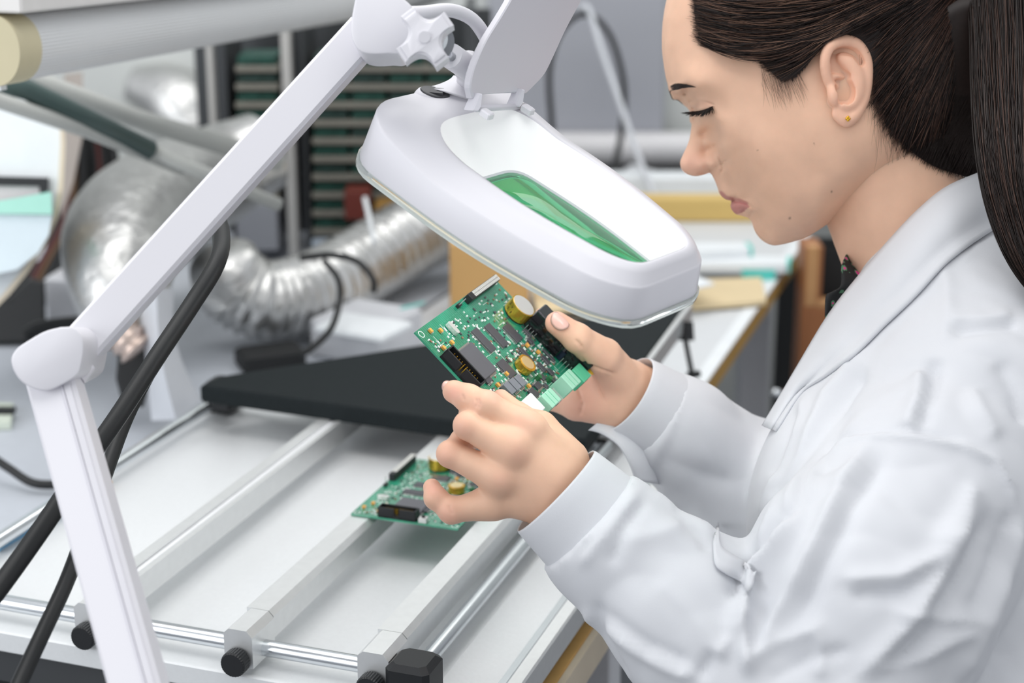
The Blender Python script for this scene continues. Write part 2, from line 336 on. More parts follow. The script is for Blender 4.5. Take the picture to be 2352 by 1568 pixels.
# ------------------------------------------------------------------ ducts and cables
def duct(name, pts, n, amp, label, m=M_foil, seg=20, per=2):
    b = MB(); P = spline(pts, n); rs = P[:, 3].copy(); rs += np.array([amp if (i//(per//2 or 1)) % 2 else -amp*.3 for i in range(n)])
    b.tube([U(*p[:3]) for p in P], list(rs), seg); return tag(b.build(name, m, smooth=True), label, 'duct')
duct('foil_duct', [(610, 345, 2.40, .055), (500, 400, 2.36, .066), (370, 470, 2.2, .075), (288, 545, 2.06, .072), (275, 640, 1.97, .058), (300, 760, 1.94, .044)], 110, .0022, 'crumpled silver foil duct bending down at the left')
duct('foil_duct', [(510, 595, 2.14, .040), (540, 655, 2.17, .048), (610, 690, 2.18, .048), (720, 668, 2.24, .049), (830, 610, 2.36, .051), (950, 540, 2.46, .053), (1080, 480, 2.48, .054), (1260, 400, 2.48, .054)], 150, .004, 'silver ribbed foil duct running up behind the magnifier lamp', per=4)
duct('foil_duct', [(300, 190, 3.42, .034), (390, 225, 3.42, .068), (440, 290, 3.42, .068), (470, 350, 3.42, .057)], 50, .002, 'blurred silver duct at the back below the light fitting')
M_foil2 = mat('rose_tinted_foil', (.62, .50, .44), .3, .8, bump=(60, .5, .004))
b = MB(); b.tube(upath([(262, 745, 1.87), (290, 775, 1.86), (320, 805, 1.86)], 12), [.02+.004*math.sin(i*2.1) for i in range(12)], 12); tag(b.build('foil_scrap', M_foil2, smooth=True), 'crumpled brown foil piece on the desk behind the lamp arm', 'foil')
def cable(name, pts, r, label, m=M_rubber, n=50, cat='cable', seg=8):
    b = MB(); b.tube(upath(pts, n), r, seg); return tag(b.build(name, m, smooth=True), label, cat)
cable('black_cable', [(690, 592, 2.15), (760, 586, 2.14), (820, 600, 2.13), (856, 640, 2.12), (858, 672, 2.12)], .0045, 'black cable arching over the ribbed foil duct')
cable('black_cable', [(745, 600, 2.12), (776, 640, 2.08), (780, 690, 2.06), (760, 755, 2.02), (715, 800, 2.0), (690, 812, 2.0)], .0042, 'black cable curling down in front of the instrument box')
cable('black_cable', [(1268, 300, 3.2), (1262, 160, 3.2), (1290, 70, 3.2), (1345, 32, 3.2), (1400, 80, 3.2), (1432, 190, 3.2), (1428, 300, 3.2), (1405, 410, 3.15)], .0062, 'black cable loop hanging on the grey wall panel')
cable('clear_hose', [(1330, 18, 3.18), (1352, 22, 3.18), (1380, 110, 3.12), (1420, 225, 3.05), (1470, 370, 3.0), (1505, 455, 2.95)], .0055, 'thin clear hose slanting across the grey wall panel', mat('clear_grey_hose', (.62, .64, .68), .3))
cable('black_cable', [(-60, 1020, 1.75), (20, 1075, 1.74), (80, 1110, 1.73), (160, 1110, 1.73), (260, 1098, 1.72)], .0048, 'thin black cable curving on the grey desk at the left')
cable('black_cable', [(60, 770, 2.1), (95, 752, 2.1), (180, 742, 2.1), (262, 742, 2.1)], .009, 'short black cable behind the lamp elbow on the desk')
cable('thick_black_cable', [(470, 455, 1.27), (505, 520, 1.26), (500, 600, 1.22), (440, 700, 1.20), (360, 820, 1.17), (270, 958, 1.14), (195, 1065, 1.12), (95, 1215, 1.09), (-40, 1400, 1.05), (-260, 1680, .98), (-420, 1950, .90)], [.0066]*50, 'thick black cable crossing behind the lamp arm to the left edge')
cable('thick_black_cable', [(345, 850, 1.22), (290, 960, 1.19), (252, 1060, 1.16), (210, 1180, 1.12), (155, 1330, 1.09), (95, 1460, 1.06), (30, 1600, 1.03), (-80, 1850, .97), (-160, 2050, .92)], .0052, 'thick black cable branching down to the lower left corner')
b = MB(); b.prism([W(x, y, ZL+.001) for x, y in [(-60, 938), (32, 940), (26, 986), (-60, 988)]], (0, 0, .008)); o = tag(b.build('memo_block', mat('pale_green_paper', (.66, .72, .62), .6)), 'small pale green block at the left edge of the desk', 'block')
b = MB(); b.box(W(10, 948, ZL+.009)+EZ*.003, (.012, 0, 0), (0, .006, 0), (0, 0, .003)); b.build('black_clip', M_black, o)

# folded white sheet and black boxes standing behind the frame
b = MB(); rings = []
for i, t in enumerate(np.linspace(0, 1, 9)):
    xl = 318+30*t; xr = 400+62*t-25*math.sin(t*3.1); y = 660+300*t
    rings.append([U(xl, y+6*t, 1.86), U((xl+xr)/2, y+3, 1.84-.02*math.sin(t*3)), U(xr, y-40*t, 1.87), U(xr, y-40*t, 1.874), U((xl+xr)/2, y+3, 1.845-.02*math.sin(t*3)), U(xl, y+6*t, 1.864)])
b.loft(rings); tag(b.build('plastic_sheet', mat('grey_white_sheet', (.60, .62, .66), .45), smooth='auto'), 'curved white plastic sheet standing left of the black panel', 'sheet')
b = MB(); b.prism([U(x, y, 1.9) for x, y in [(272, 800), (335, 770), (350, 860), (330, 935), (282, 930), (266, 870)]], U(300, 850, 1.94)-U(300, 850, 1.9), .004); tag(b.build('plug_block', M_rubber), 'black plug block beside the curved white sheet', 'plug')
desk_box('black_block', (560, 862), (706, 844), 812, .05, M_dark, label='black block under the silver duct behind the panel')

# ------------------------------------------------------------------ rack of small circuit boards
YR = 2.54
rk = thing('board_rack', 'steel rack with rows of green circuit boards behind the lamp arm', 'rack')
def rbox(nm, x0, y0, x1, y1, Y, th, m, par, bev=.001):
    a, c = WY(x0, y0, Y), WY(x1, y1, Y); b = MB()
    b.box(((a[0]+c[0])/2, Y+th/2, (a[2]+c[2])/2), ((c[0]-a[0])/2, 0, 0), (0, th/2, 0), (0, 0, abs(a[2]-c[2])/2), bev); return b.build(nm, m, par)
M_post = mat('light_steel_post', (.52, .51, .49), .45, .3); M_dsteel = mat('dark_steel', (.07, .075, .08), .5, .3); M_shelf = mat('beige_shelf_lip', (.21, .20, .17), .5)
for x in (490, 664): rbox('post', x-23, 20, x+21, 588, YR-.03, .03, M_post, rk)
for x in (524, 700, 1078): rbox('channel', x-13, 20, x+14, 575, YR-.01, .16, M_dsteel, rk)
rbox('back_plate', 440, 20, 1130, 560, YR+.19, .01, M_dsteel, rk)
M_gb = mat('green_rack_board', (.014, .070, .052), .5, var=(60, .5)); M_gb2 = mat('dark_green_rack_board', (.02, .05, .042), .5, var=(60, .5))
ORD = ['first', 'second', 'third', 'fourth', 'fifth', 'sixth', 'seventh', 'eighth', 'ninth', 'tenth', 'eleventh', 'twelfth']
def rack_board(x0, y0, x1, y1, k, i, j, nc):
    a, c = WY(x0, y0, YR), WY(x1, y1, YR); b = MB(); w = (c[0]-a[0])/2; h = abs(a[2]-c[2])/2
    ctr = np.array([(a[0]+c[0])/2, YR+.04, c[2]+.0015])
    b.box(ctr+EZ*h*.8, (w, 0, 0), (0, .04, 0), (0, 0, h*.8)); b.box(ctr+np.array([-.2*w, -.043, h]), (w*.4, 0, 0), (0, .004, 0), (0, 0, h*.4)); b.box(ctr+np.array([.55*w, -.042, h*.8]), (w*.2, 0, 0), (0, .003, 0), (0, 0, h*.3))
    tag(b.build('rack_board', M_gb if k % 3 else M_gb2), ('green rack board, %s shelf from the top, %s from the left in the wide bay' % (ORD[i], ORD[j]) if nc > 1 else 'green rack board, %s shelf from the top in the narrow left bay' % ORD[i]), 'circuit board', 'boards filed in the steel rack')
k = 0
for i in range(11):
    y = 128+i*41.5
    for (xa, xb, nc) in ((716, 1064, 4), (540, 640, 1)):
        if nc == 1 and i > 7: continue
        rbox('shelf', xa, y+24, xb, y+38, YR-.008, .15, M_shelf, rk)
        for j in range(nc):
            w = (xb-xa)/nc; rack_board(xa+j*w+5, y-1, xa+(j+1)*w-5, y+23.5, k, i, j, nc); k += 1
rbox('drawer', 540, 470, 640, 575, YR-.02, .12, mat('slate_drawer', (.30, .31, .34), .4), rk)
rbox('drawer', 716, 552, 840, 575, YR-.02, .12, mat('pale_blue_drawer', (.45, .52, .60), .4), rk)
for (x0, y0, x1, y1, cN, cc, lab) in ((790, 440, 850, 505, 'dark_red_pack', (.16, .03, .02), 'dark red component pack low in the rack'), (860, 470, 905, 515, 'ochre_pack', (.36, .20, .05), 'ochre component pack low in the rack')):
    tag(rbox('component_pack', x0, y0, x1, y1, YR-.07, .05, mat(cN, cc, .5), None), lab, 'pack')
cable('white_tie', [(838, 455, 2.33), (848, 500, 2.3), (860, 560, 2.28)], .0035, 'thin white tie strap over the silver duct', M_paper, 10, 'strap')
# ------------------------------------------------------------------ near bench and assembly frame
nb_ = thing('wooden_bench', 'wooden topped bench under the assembly frame, lower right', 'bench')
def fbox(par, nm, s0, s1, t0, t1, z0, z1, m, bev=0, label=None):
    b = MB(); b.box(FP((s0+s1)/2, (t0+t1)/2, (z0+z1)/2), E1*(s1-s0)/2, E2*(t1-t0)/2, EZ*(z1-z0)/2, bev); return b.build(nm, m, par, False, label)
fbox(nb_, 'worktop', -.05, .086, .075, .52, .735, .762, M_wood, .002)
fbox(nb_, 'edge_band', .086, .092, .075, .52, .733, .763, M_woodedge)
for s, t in ((.02, .49), (-.02, .10)): fbox(nb_, 'leg', s-.02, s+.02, t-.02, t+.02, 0, .735, M_greybox, .002)
fbox(nb_, 'apron', .0, .03, .12, .47, .66, .735, M_brown)
dc_ = thing('dark_space_filler', 'made-up dark cabinet standing in for the dark space under the assembly frame', 'cabinet')  # added to keep the space under the frame dark
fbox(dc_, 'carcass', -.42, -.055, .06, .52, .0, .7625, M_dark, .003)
fbox(dc_, 'drawer_front', -.42, -.06, .05, .06, .50, .70, mat('charcoal_drawer', (.045, .05, .055), .5), .002)
fbox(dc_, 'drawer_pull', -.40, -.25, .044, .05, .64, .655, M_black, .001)

fr = thing('assembly_frame', 'metal circuit board assembly frame with aluminium rails on the bench', 'assembly frame')
ZT = .815
# tray: folded sheet with a rounded ridge to the right of the rails
prof = [(-.412, ZT-.010), (-.412, ZT), (.0, ZT), (.030, ZT), (.036, ZT+.0015), (.041, ZT-.0015), (.052, ZT-.006), (.066, ZT-.010), (.079, ZT-.0115), (.079, ZT-.018), (-.412, ZT-.018)]
b = MB(); b.loft([[FP(s, t, z) for s, z in prof] for t in (.0, .56)]); b.build('tray', M_tray, fr, 'auto')
fbox(fr, 'front_lip', -.412, .036, -.004, .0, ZT-.016, ZT+.001, M_tray, .001)
fbox(fr, 'side_profile', .076, .0885, .0, .56, ZT-.030, ZT-.006, M_alu, .0015)
fbox(fr, 'side_bead', .069, .076, .0, .56, ZT-.012, ZT-.008, M_steel, .001)
fbox(fr, 'under_box', -.40, .066, .01, .55, .763, ZT-.018, mat('dark_steel_case', (.05, .053, .057), .5), .002)
def rod(par, nm, p, q, r, m=M_steel, n=24):
    b = MB(); b.tube([p, q], r, n); return b.build(nm, m, par, 'auto')
ZR = .829; RR = .0062
rod(fr, 'rod', FP(-.402, .018, ZR), FP(.024, .018, ZR), RR)
rod(fr, 'rod', FP(-.385, .50, ZR), FP(.024, .50, ZR), RR)
rod(fr, 'rod', FP(-.396, .018, ZR), FP(-.396, .50, ZR), RR)
rod(fr, 'rod', FP(.0235, .018, ZR), FP(.0235, .50, ZR), RR)
def corner(s, t):
    b = MB(); b.box(FP(s, t, .833), E1*.0165, E2*.0165, EZ*.0165, .004); b.build('corner_block', M_black, fr)
for s, t in ((.0285, .004), (-.398, .012), (-.392, .50)): corner(s, t)
def rail(s0, s1, groove):
    t0, t1 = .012, .515; z0, z1 = .829, .8505
    if groove:
        w = s1-s0; pr = [(s0, z0), (s1, z0), (s1, z1), (s1-.0055, z1), (s1-.0055, z1-.003), (s0+.0105, z1-.003), (s0+.0105, z1), (s0, z1)]
    else: pr = [(s0, z0), (s1, z0), (s1, z1-.004), (s1-.004, z1), (s0, z1)]
    b = MB(); b.loft([[FP(s, t, z) for s, z in pr] for t in (t0+.0225, t1)]); rl = b.build('rail', M_alu, fr)
    if groove:
        b = MB(); b.box(FP((s0+s1)/2+.0025, (t0+t1)/2+.01, z1-.0026), E1*.003, E2*(t1-t0-.02)/2, EZ*.0006); b.build('slot_strip', mat('clear_strip', (.82, .83, .85), .25), rl)
    # clamp block on the front rod, with knurled knob
    c = (s0+s1)/2; b = MB(); pr = [(s0-.0005, z0-.008), (s1+.0005, z0-.008), (s1+.0005, z1-.005), (s1-.004, z1), (s0+.004, z1), (s0-.0005, z1-.004)]
    b.loft([[FP(s, t, z) for s, z in pr] for t in (-.001, .034)]); cb = b.build('clamp_block', M_alu, rl)
    knob(rl, c+.0005, -.002, .8275)
def knob(par, s, t, z):
    b = MB(); n = 60; rings = []
    for t_, r_ in ((t, .0088), (t-.001, .0095), (t-.009, .0095), (t-.0105, .0086)):
        rings.append([FP(s, t_, z)+E1*(r_+(.00035 if i % 2 else 0))*math.cos(a)+EZ*(r_+(.00035 if i % 2 else 0))*math.sin(a) for i, a in enumerate(np.linspace(0, 2*math.pi, n, endpoint=False))])
    b.loft(rings); b.build('knob', M_black, par)
rail(-.2445, -.2215, True)
rail(-.1185, -.0965, False)
rail(-.0125, .0105, False)
# black foam lid
P1, P2, P3 = W(460, 884, .868), W(1578, 697, .868), W(1346, 1008, .868)
P1b = P1+(P2-P1)/np.linalg.norm(P2-P1)*.03+np.array([-.012, .012, 0])
def inset(z): return [(p[0], p[1], z) for p in (P1, P3, P2, P1b)]
b = MB(); b.prism(inset(.850), (0, 0, .018), .0025); lid = b.build('foam_lid', M_foam, fr)
b = MB(); dv = (P2-P3)/np.linalg.norm(P2-P3); nv = np.array([dv[1], -dv[0], 0])
b.box((P2+P3)/2+dv*.05+nv*.0035+np.array([0, 0, -.010]), dv*(np.linalg.norm(P2-P3)/2-.05), nv*.003, EZ*.011, .001); b.build('lid_edge', M_alu, lid)
b = MB(); b.tube([W(548, 920, .846), W(1014, 972, .846)], .004, 12); b.build('lid_bar', M_dsteel, lid, True)
b = MB(); b.box(W(515, 915, .84), E1*.012, E2*.01, EZ*.012, .003); b.build('lid_foot', M_black, lid)
# pencil lying by the left rod
pn = thing('pencil', 'blue pencil with orange tip lying by the left rod', 'pencil')
a, c = FP(-.402, .10, ZT+.004), W(238, 1116, ZT+.004); dv = (c-a)/np.linalg.norm(c-a)
b = MB(); b.tube([a+dv*.02, c-dv*.006], .0032, 8); b.build('barrel', mat('blue_paint', (.10, .25, .40), .4), pn)
b = MB(); b.tube([c-dv*.006, c+dv*.012], [.0034, .001], 8); b.build('tip', mat('orange_wood', (.75, .40, .10), .5), pn)
# ------------------------------------------------------------------ magnifier lamp
ml = thing('magnifier_lamp', 'white magnifier lamp with jointed arm, open cover and lens coloured green for the board refracted in it', 'lamp')
def cw(v): return v[0]*RT+v[1]*DN+v[2]*FW
Lc = np.array([.708, .531, -.46]); Wc = np.array([.656, -.26, .709]); Lc /= np.linalg.norm(Lc); Wc -= Lc*(Lc@Wc); Wc /= np.linalg.norm(Wc)
LA, WA = cw(Lc), cw(Wc); NA = np.cross(LA, WA); NA = NA if NA[2] > 0 else -NA
LO = U(1148, 352, 1.135)              # lamp head centre line, about 70 mm from the neck end
def LP(l, w, n): return LO + (l-70)/1000*LA + w/1000*WA + n/1000*NA
def round_poly(pts, k=6):
    """pts (x, y, corner radius) -> rounded outline"""
    out = []; n = len(pts)
    for i in range(n):
        p = np.array(pts[i][:2], float); a = np.array(pts[i-1][:2], float); c = np.array(pts[(i+1) % n][:2], float); r = pts[i][2]
        u = (a-p)/np.linalg.norm(a-p); v = (c-p)/np.linalg.norm(c-p); r = min(r, .49*np.linalg.norm(a-p), .49*np.linalg.norm(c-p))
        for t in np.linspace(0, 1, k): out.append((1-t)**2*(p+u*r)+2*t*(1-t)*p+t*t*(p+v*r))
    return np.array(out)
def offset(poly, d):
    n = len(poly); out = []
    for i in range(n):
        t = poly[(i+1) % n]-poly[i-1]; t /= np.linalg.norm(t); nr = np.array([t[1], -t[0]]); out.append(poly[i]+nr*d)
    out = np.array(out); return out
outl = round_poly([(-6, -50, 14), (14, -72, 20), (120, -74, 80), (205, -56, 30), (228, -36, 12), (228, 36, 12), (205, 56, 30), (120, 74, 80), (14, 72, 20), (-6, 50, 14)])
ar = sum(outl[i-1][0]*outl[i][1]-outl[i][0]*outl[i-1][1] for i in range(len(outl)))
if ar < 0: outl = outl[::-1]
inner = round_poly([(70, -24, 14), (140, -28, 50), (203, -21, 10), (203, 21, 10), (140, 28, 50), (70, 24, 14)], 10)
ar = sum(inner[i-1][0]*inner[i][1]-inner[i][0]*inner[i-1][1] for i in range(len(inner)))
if ar < 0: inner = inner[::-1]
def resample(poly, n=96):
    P = np.vstack([poly, poly[:1]]); s = np.r_[0, np.cumsum(np.linalg.norm(np.diff(P, axis=0), axis=1))]
    c = poly.mean(0); q = np.linspace(0, s[-1], n, endpoint=False)
    R = np.stack([np.interp(q, s, P[:, i]) for i in (0, 1)], 1)
    a = np.arctan2(R[:, 1]-c[1], R[:, 0]-c[0]); k = np.argmin(np.abs(a+math.pi*.999)); return np.roll(R, -k, 0)
OU, IN = resample(outl), resample(inner)
def ring(p, n, g=0): return [LP(q[0], q[1], n+13*g*max(0, 1-q[0]/80)**1.2) for q in p]     # the shell thickens towards the neck
def mixr(t, d=0): return offset(OU*(1-t)+IN*t, -d)
rings = [ring(offset(OU, -14), -30), ring(offset(OU, -4), -29), ring(offset(OU, -.6), -26.5), ring(OU, -24), ring(offset(OU, -3.6), -4.6, 1), ring(offset(OU, -4.0), -3.7, 1), ring(offset(OU, -4.6), -3.1, 1), ring(offset(OU, -5.6), -2.6, 1), ring(mixr(.30), 4, 1), ring(mixr(.46), 6.6, 1), ring(mixr(.52), 7.0, 1), ring(mixr(.57), 6.6, 1), ring(mixr(.64), 3.5, .8), ring(mixr(.78), -6, .3), ring(mixr(.92), -14), ring(mixr(1.0), -17), ring(offset(IN, -2), -22)]
b = MB(); b.loft(rings, cap=False); hd = b.build('lamp_head', M_white, ml, True)
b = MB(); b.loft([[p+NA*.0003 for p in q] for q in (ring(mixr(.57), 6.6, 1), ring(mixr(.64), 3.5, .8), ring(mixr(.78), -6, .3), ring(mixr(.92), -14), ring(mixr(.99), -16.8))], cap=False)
b.build('glow_inner_wall', mat('bowl_glow', (.9, .9, .9), .5, emit=(1, 1, 1, .10)), hd, True)  # weak emission on the bowl wall stands in for the LED glow
# lens: biconvex; its green stands in for the refracted circuit board
b = MB(); cI = IN.mean(0); rr = []
for t in np.linspace(.02, 1, 10): rr.append([LP(*(cI+(q-cI)*t*1.02), -18+4.0*(1-t*t)) for q in IN])
for t in np.linspace(1, .02, 10): rr.append([LP(*(cI+(q-cI)*t*1.02), -21-4.0*(1-t*t)) for q in IN])
b.loft(rr); M_lens = mat('refraction_green_lens', (.10, .62, .28), .02, trans=.85, ior=1.3)
b.build('lens', M_lens, hd, True, 'glass lens, coloured green for the board refracted in it')
# clear rim strip under the shell
b = MB(); b.loft([ring(offset(OU, -2), -24.5), ring(offset(OU, 1.6), -25), ring(offset(OU, 1.6), -30), ring(offset(OU, -6), -31)], cap=False)
b.build('clear_rim', mat('clear_acrylic', (.80, .88, .84), .06, trans=.8, ior=1.4), hd, True)
# LED ring under the lens
b = MB(); b.loft([ring(offset(IN, 3), -27), ring(offset(IN, 12), -27)], cap=False); b.build('light_ring', mat('led_light', (1, 1, 1), .5, emit=(1, 1, 1, 12)), hd)
# neck boss and switch
b = MB(); bc_ = LP(9, 24, 3); top = U(1074, 184, 1.178); rg = []
for t in np.linspace(0, 1, 12):
    c = bc_*(1-t)+top*t; k = (1-t)**1.5; rx = .0105+.020*k; ry = .0105+.014*k
    dirn = (top-bc_)/np.linalg.norm(top-bc_); u = WA-dirn*(WA@dirn); u /= np.linalg.norm(u); v = np.cross(dirn, u)
    rg.append([c+u*rx*math.cos(a)+v*ry*math.sin(a) for a in np.linspace(0, 2*math.pi, 28, endpoint=False)])
b.loft(rg); b.build('neck_boss', M_white, hd, True)
b = MB(); sc = LP(7, -4, 13.2); su = LA*.8+WA*.6; su /= np.linalg.norm(su); sn = NA; sv = np.cross(sn, su)
el = lambda k, h: [sc+su*.0100*k*math.cos(a)+sv*.0072*k*math.sin(a)+sn*h for a in np.linspace(0, 2*math.pi, 28, endpoint=False)]
b.loft([el(1.04, -.002), el(1.04, .0002), el(1, .0008), el(.9, .0010)]); sw = None
bw = MB(); bw.loft([el(1.45, -.007), el(1.3, -.003), el(1.16, -.0006), el(1.04, -.0002)]); bw.build('switch_collar', M_white, hd, True)
sw = b.build('switch', mat('dark_grey_switch', (.05, .05, .055), .4), ml, 'auto')
b = MB(); b.prism([sc+su*x+sn*h-sv*.004 for x, h in ((-.006, .0006), (.006, .0006), (.0050, .0030), (-.004, .0010))], sv*.008); b.build('rocker', mat('dark_grey_switch', (.05,)*3), sw)
# cover flap, open
def FD(x): return 1.122+(x-1085)*.00042
fo = [(1086, 226), (1081, 196), (1092, 150), (1118, 92), (1150, 40), (1178, -8), (1205, -60), (1290, -120), (1360, -70), (1345, -20), (1332, 8), (1300, 68), (1272, 130), (1252, 170), (1230, 195), (1208, 215), (1190, 213), (1100, 218)]
f0, f1, f2 = U(1086, 226, FD(1086)), U(1208, 215, FD(1208)), U(1205, -60, FD(1150)); fn = np.cross(f1-f0, f2-f0); fn /= np.linalg.norm(fn); fn = fn if fn@FW > 0 else -fn
pl = [CAM+ray(x, y)*((f0-CAM)@fn)/(ray(x, y)@fn) for x, y in spline([*fo, fo[0]], 90)[:-1]]
b = MB(); b.prism(pl, fn*.004-RT*.0015, .0008); fl_ = b.build('cover_flap', M_greyflap, ml)
for x, y in ((1093, 240), (1190, 230)):
    b = MB(); d0 = FD(x)-.004; b.prism([U(q[0], q[1], d0) for q in ((x+10, y-26), (x+3, y-10), (x-6, y+14), (x+6, y+16), (x+12, y+8), (x+16, y-24))], fn*.008, .0008); b.build('hinge_lug', M_greyflap, fl_)
for x, y in ((1118, 262), (1212, 252)):
    b = MB(); b.box(U(x, y, FD(x)-.012), LA*.0045, WA*.003, NA*.0025, .0008); b.build('latch', M_white, hd)
b = MB(); b.tube([U(1092, 250, FD(1092)+.002), U(1205, 243, FD(1205)+.002)], .0022, 10); b.build('hinge_pin', M_greyflap, fl_, True)

# ---- arm
def beam(par, nm, a, c, wv, tv, m, bev=.002):
    """box beam between two points, wv half-width vector, tv half-thickness vector"""
    b = MB(); d = (c-a)/2; b.box((a+c)/2, wv, tv, d, bev); return b.build(nm, m, par)
def dirs(a, c):
    d = (c-a)/np.linalg.norm(c-a); t = FW-d*(FW@d); t /= np.linalg.norm(t); w = np.cross(d, t); return d, w, t
uA, uB = U(842, 72, 1.13), U(160, 826, 1.065)
d, w, t = dirs(uA, uB); beam(ml, 'upper_arm', uA, uB, w*.0122, t*.011, M_white)
wr = w if (w@RT) > 0 else -w
beam(ml, 'arm_seam', uA, uB, wr*.0012+0*t, t*.009, M_greyflap, .0003).location = Vector(wr*.0116)
lA, lB = U(118, 850, 1.045), U(352, 1690, .955)
d2, w2, t2 = dirs(lA, lB); ar_ = beam(ml, 'lower_arm', lA, lB, w2*.0147, t2*.011, M_white)
w2r = w2 if (w2@RT) > 0 else -w2
beam(ml, 'arm_channel', lA+d2*.01, lB, w2r*.0022, t2*.012, mat('channel_grey', (.66, .65, .69), .4), .0004).location = Vector(w2r*.0099)
beam(ml, 'arm_channel', lA+d2*.01, lB, w2r*.0007, t2*.0122, M_greyflap, .0002).location = Vector(w2r*.0068)
b = MB(); b.tube([U(158, 900, 1.028), U(166, 940, 1.024), U(172, 975, 1.020)], .0006, 6); b.build('wire', mat('thin_grey_wire', (.35, .35, .38), .3, .6), ml)
b = MB(); b.tube([U(177, 988, 1.02), U(177, 988, 1.016)], .0010, 8); b.build('screw', M_black, ml)
def plate(par, nm, poly, d0, d1, m, bev=.0012):
    """rounded solid between two depths; outline given at the near face"""
    c = np.mean(poly, 0); P = np.array(poly, float); b = MB(); dd = (d1-d0)
    f = lambda k, q: [U(*(p+(c-p)/np.linalg.norm(c-p)*k*F/d0), d0+q) for p in P]
    b.loft([f(bev, 0), f(bev*.3, bev*.35), f(0, bev), [x+FW*(dd-2*bev) for x in f(0, bev)], [x+FW*(dd-bev) for x in f(bev*.7, bev)]])
    return b.build(nm, m, par, 'auto')
def bez(pts, n=60): P = np.array(pts+[pts[0]], float); return [tuple(q) for q in spline([*pts, pts[0]], n)[:-1]]
elb = [(140, 751), (168, 752), (188, 772), (192, 800), (186, 838), (176, 862), (140, 884), (104, 897), (64, 886), (38, 862), (26, 828), (38, 802), (72, 778), (106, 760)]
plate(ml, 'elbow_joint', bez(elb), 1.022, 1.085, M_white)
b = MB(); b.tube([U(178, 868, 1.05), U(206, 838, 1.055)], [.006, .0045], 12); b.build('elbow_screw', M_white, ml, 'auto')
top = [(822, -30), (880, -34), (930, 0), (948, 22), (944, 60), (925, 118), (890, 123), (850, 124), (826, 116), (810, 92), (807, 50)]
plate(ml, 'upper_joint', bez(top), 1.075, 1.125, M_white)
# star knob
kc = np.array([976, 85.]); kp = []
for q_ in range(4):
    f1_, f2_ = math.radians(54+90*q_+15), math.radians(54+90*q_+75); fm = (f1_+f2_)/2
    e1_, e2_, em = (np.array([r_*math.cos(f_), r_*math.sin(f_)*1.06]) for r_, f_ in ((71, f1_), (71, f2_), (16, fm)))
    for t in np.linspace(0, 1, 14): kp.append(tuple(kc+(1-t)**2*e1_+2*t*(1-t)*em+t*t*e2_))
kn = plate(ml, 'star_knob', kp, 1.045, 1.063, M_white, .0008)
kp2 = [(kc[0]+(x-kc[0])*.86, kc[1]+(y-kc[1])*.86) for x, y in kp]; plate(kn, 'knob_face', kp2, 1.0438, 1.05, M_white, .0008)
b = MB(); b.tube([U(975, 85, 1.0425), U(975, 85, 1.05)], .0036, 24); b.build('knob_cap', M_white, kn, 'auto')
b = MB(); b.tube([U(990, 88, 1.064), U(992, 88, 1.10)], .0105, 28); b.build('washer', M_steel, ml, 'auto')
b = MB(); b.tube([U(1000, 95, 1.085), U(1000, 95, 1.092)], .0122, 28); b.build('bolt_ring', mat('dark_steel_ring', (.25, .26, .28), .3, .9), ml, 'auto')
b = MB(); b.tube([U(1005, 108, 1.10), U(1045, 136, 1.13)], .0032, 12); b.build('ball_rod', M_steel, ml, True)
b = MB(); b.tube([U(1035, 128, 1.125), U(1082, 160, 1.15)], .0085, 24); b.build('neck_socket', M_white, ml, 'auto')
b = MB(); b.tube([U(1072, 148, 1.15), U(1085, 172, 1.165), U(1078, 200, 1.17)], [.0105, .0105, .0095], 24); b.build('neck_elbow', M_white, ml, True)
b = MB(); b.tube(upath([(935, 30, 1.10), (975, 29, 1.105), (1035, 24, 1.12), (1085, 45, 1.135), (1118, 92, 1.15), (1128, 130, 1.16)], 36), .0046, 14); b.build('lamp_cable', M_white, ml, True)
# clamp post that carries the lower arm, below the frame of the picture
b = MB(); b.tube([lB+d2*-.01, np.array([lB[0]+.01, lB[1], .70])], .008, 14); b.build('mount_pin', M_steel, ml, True)
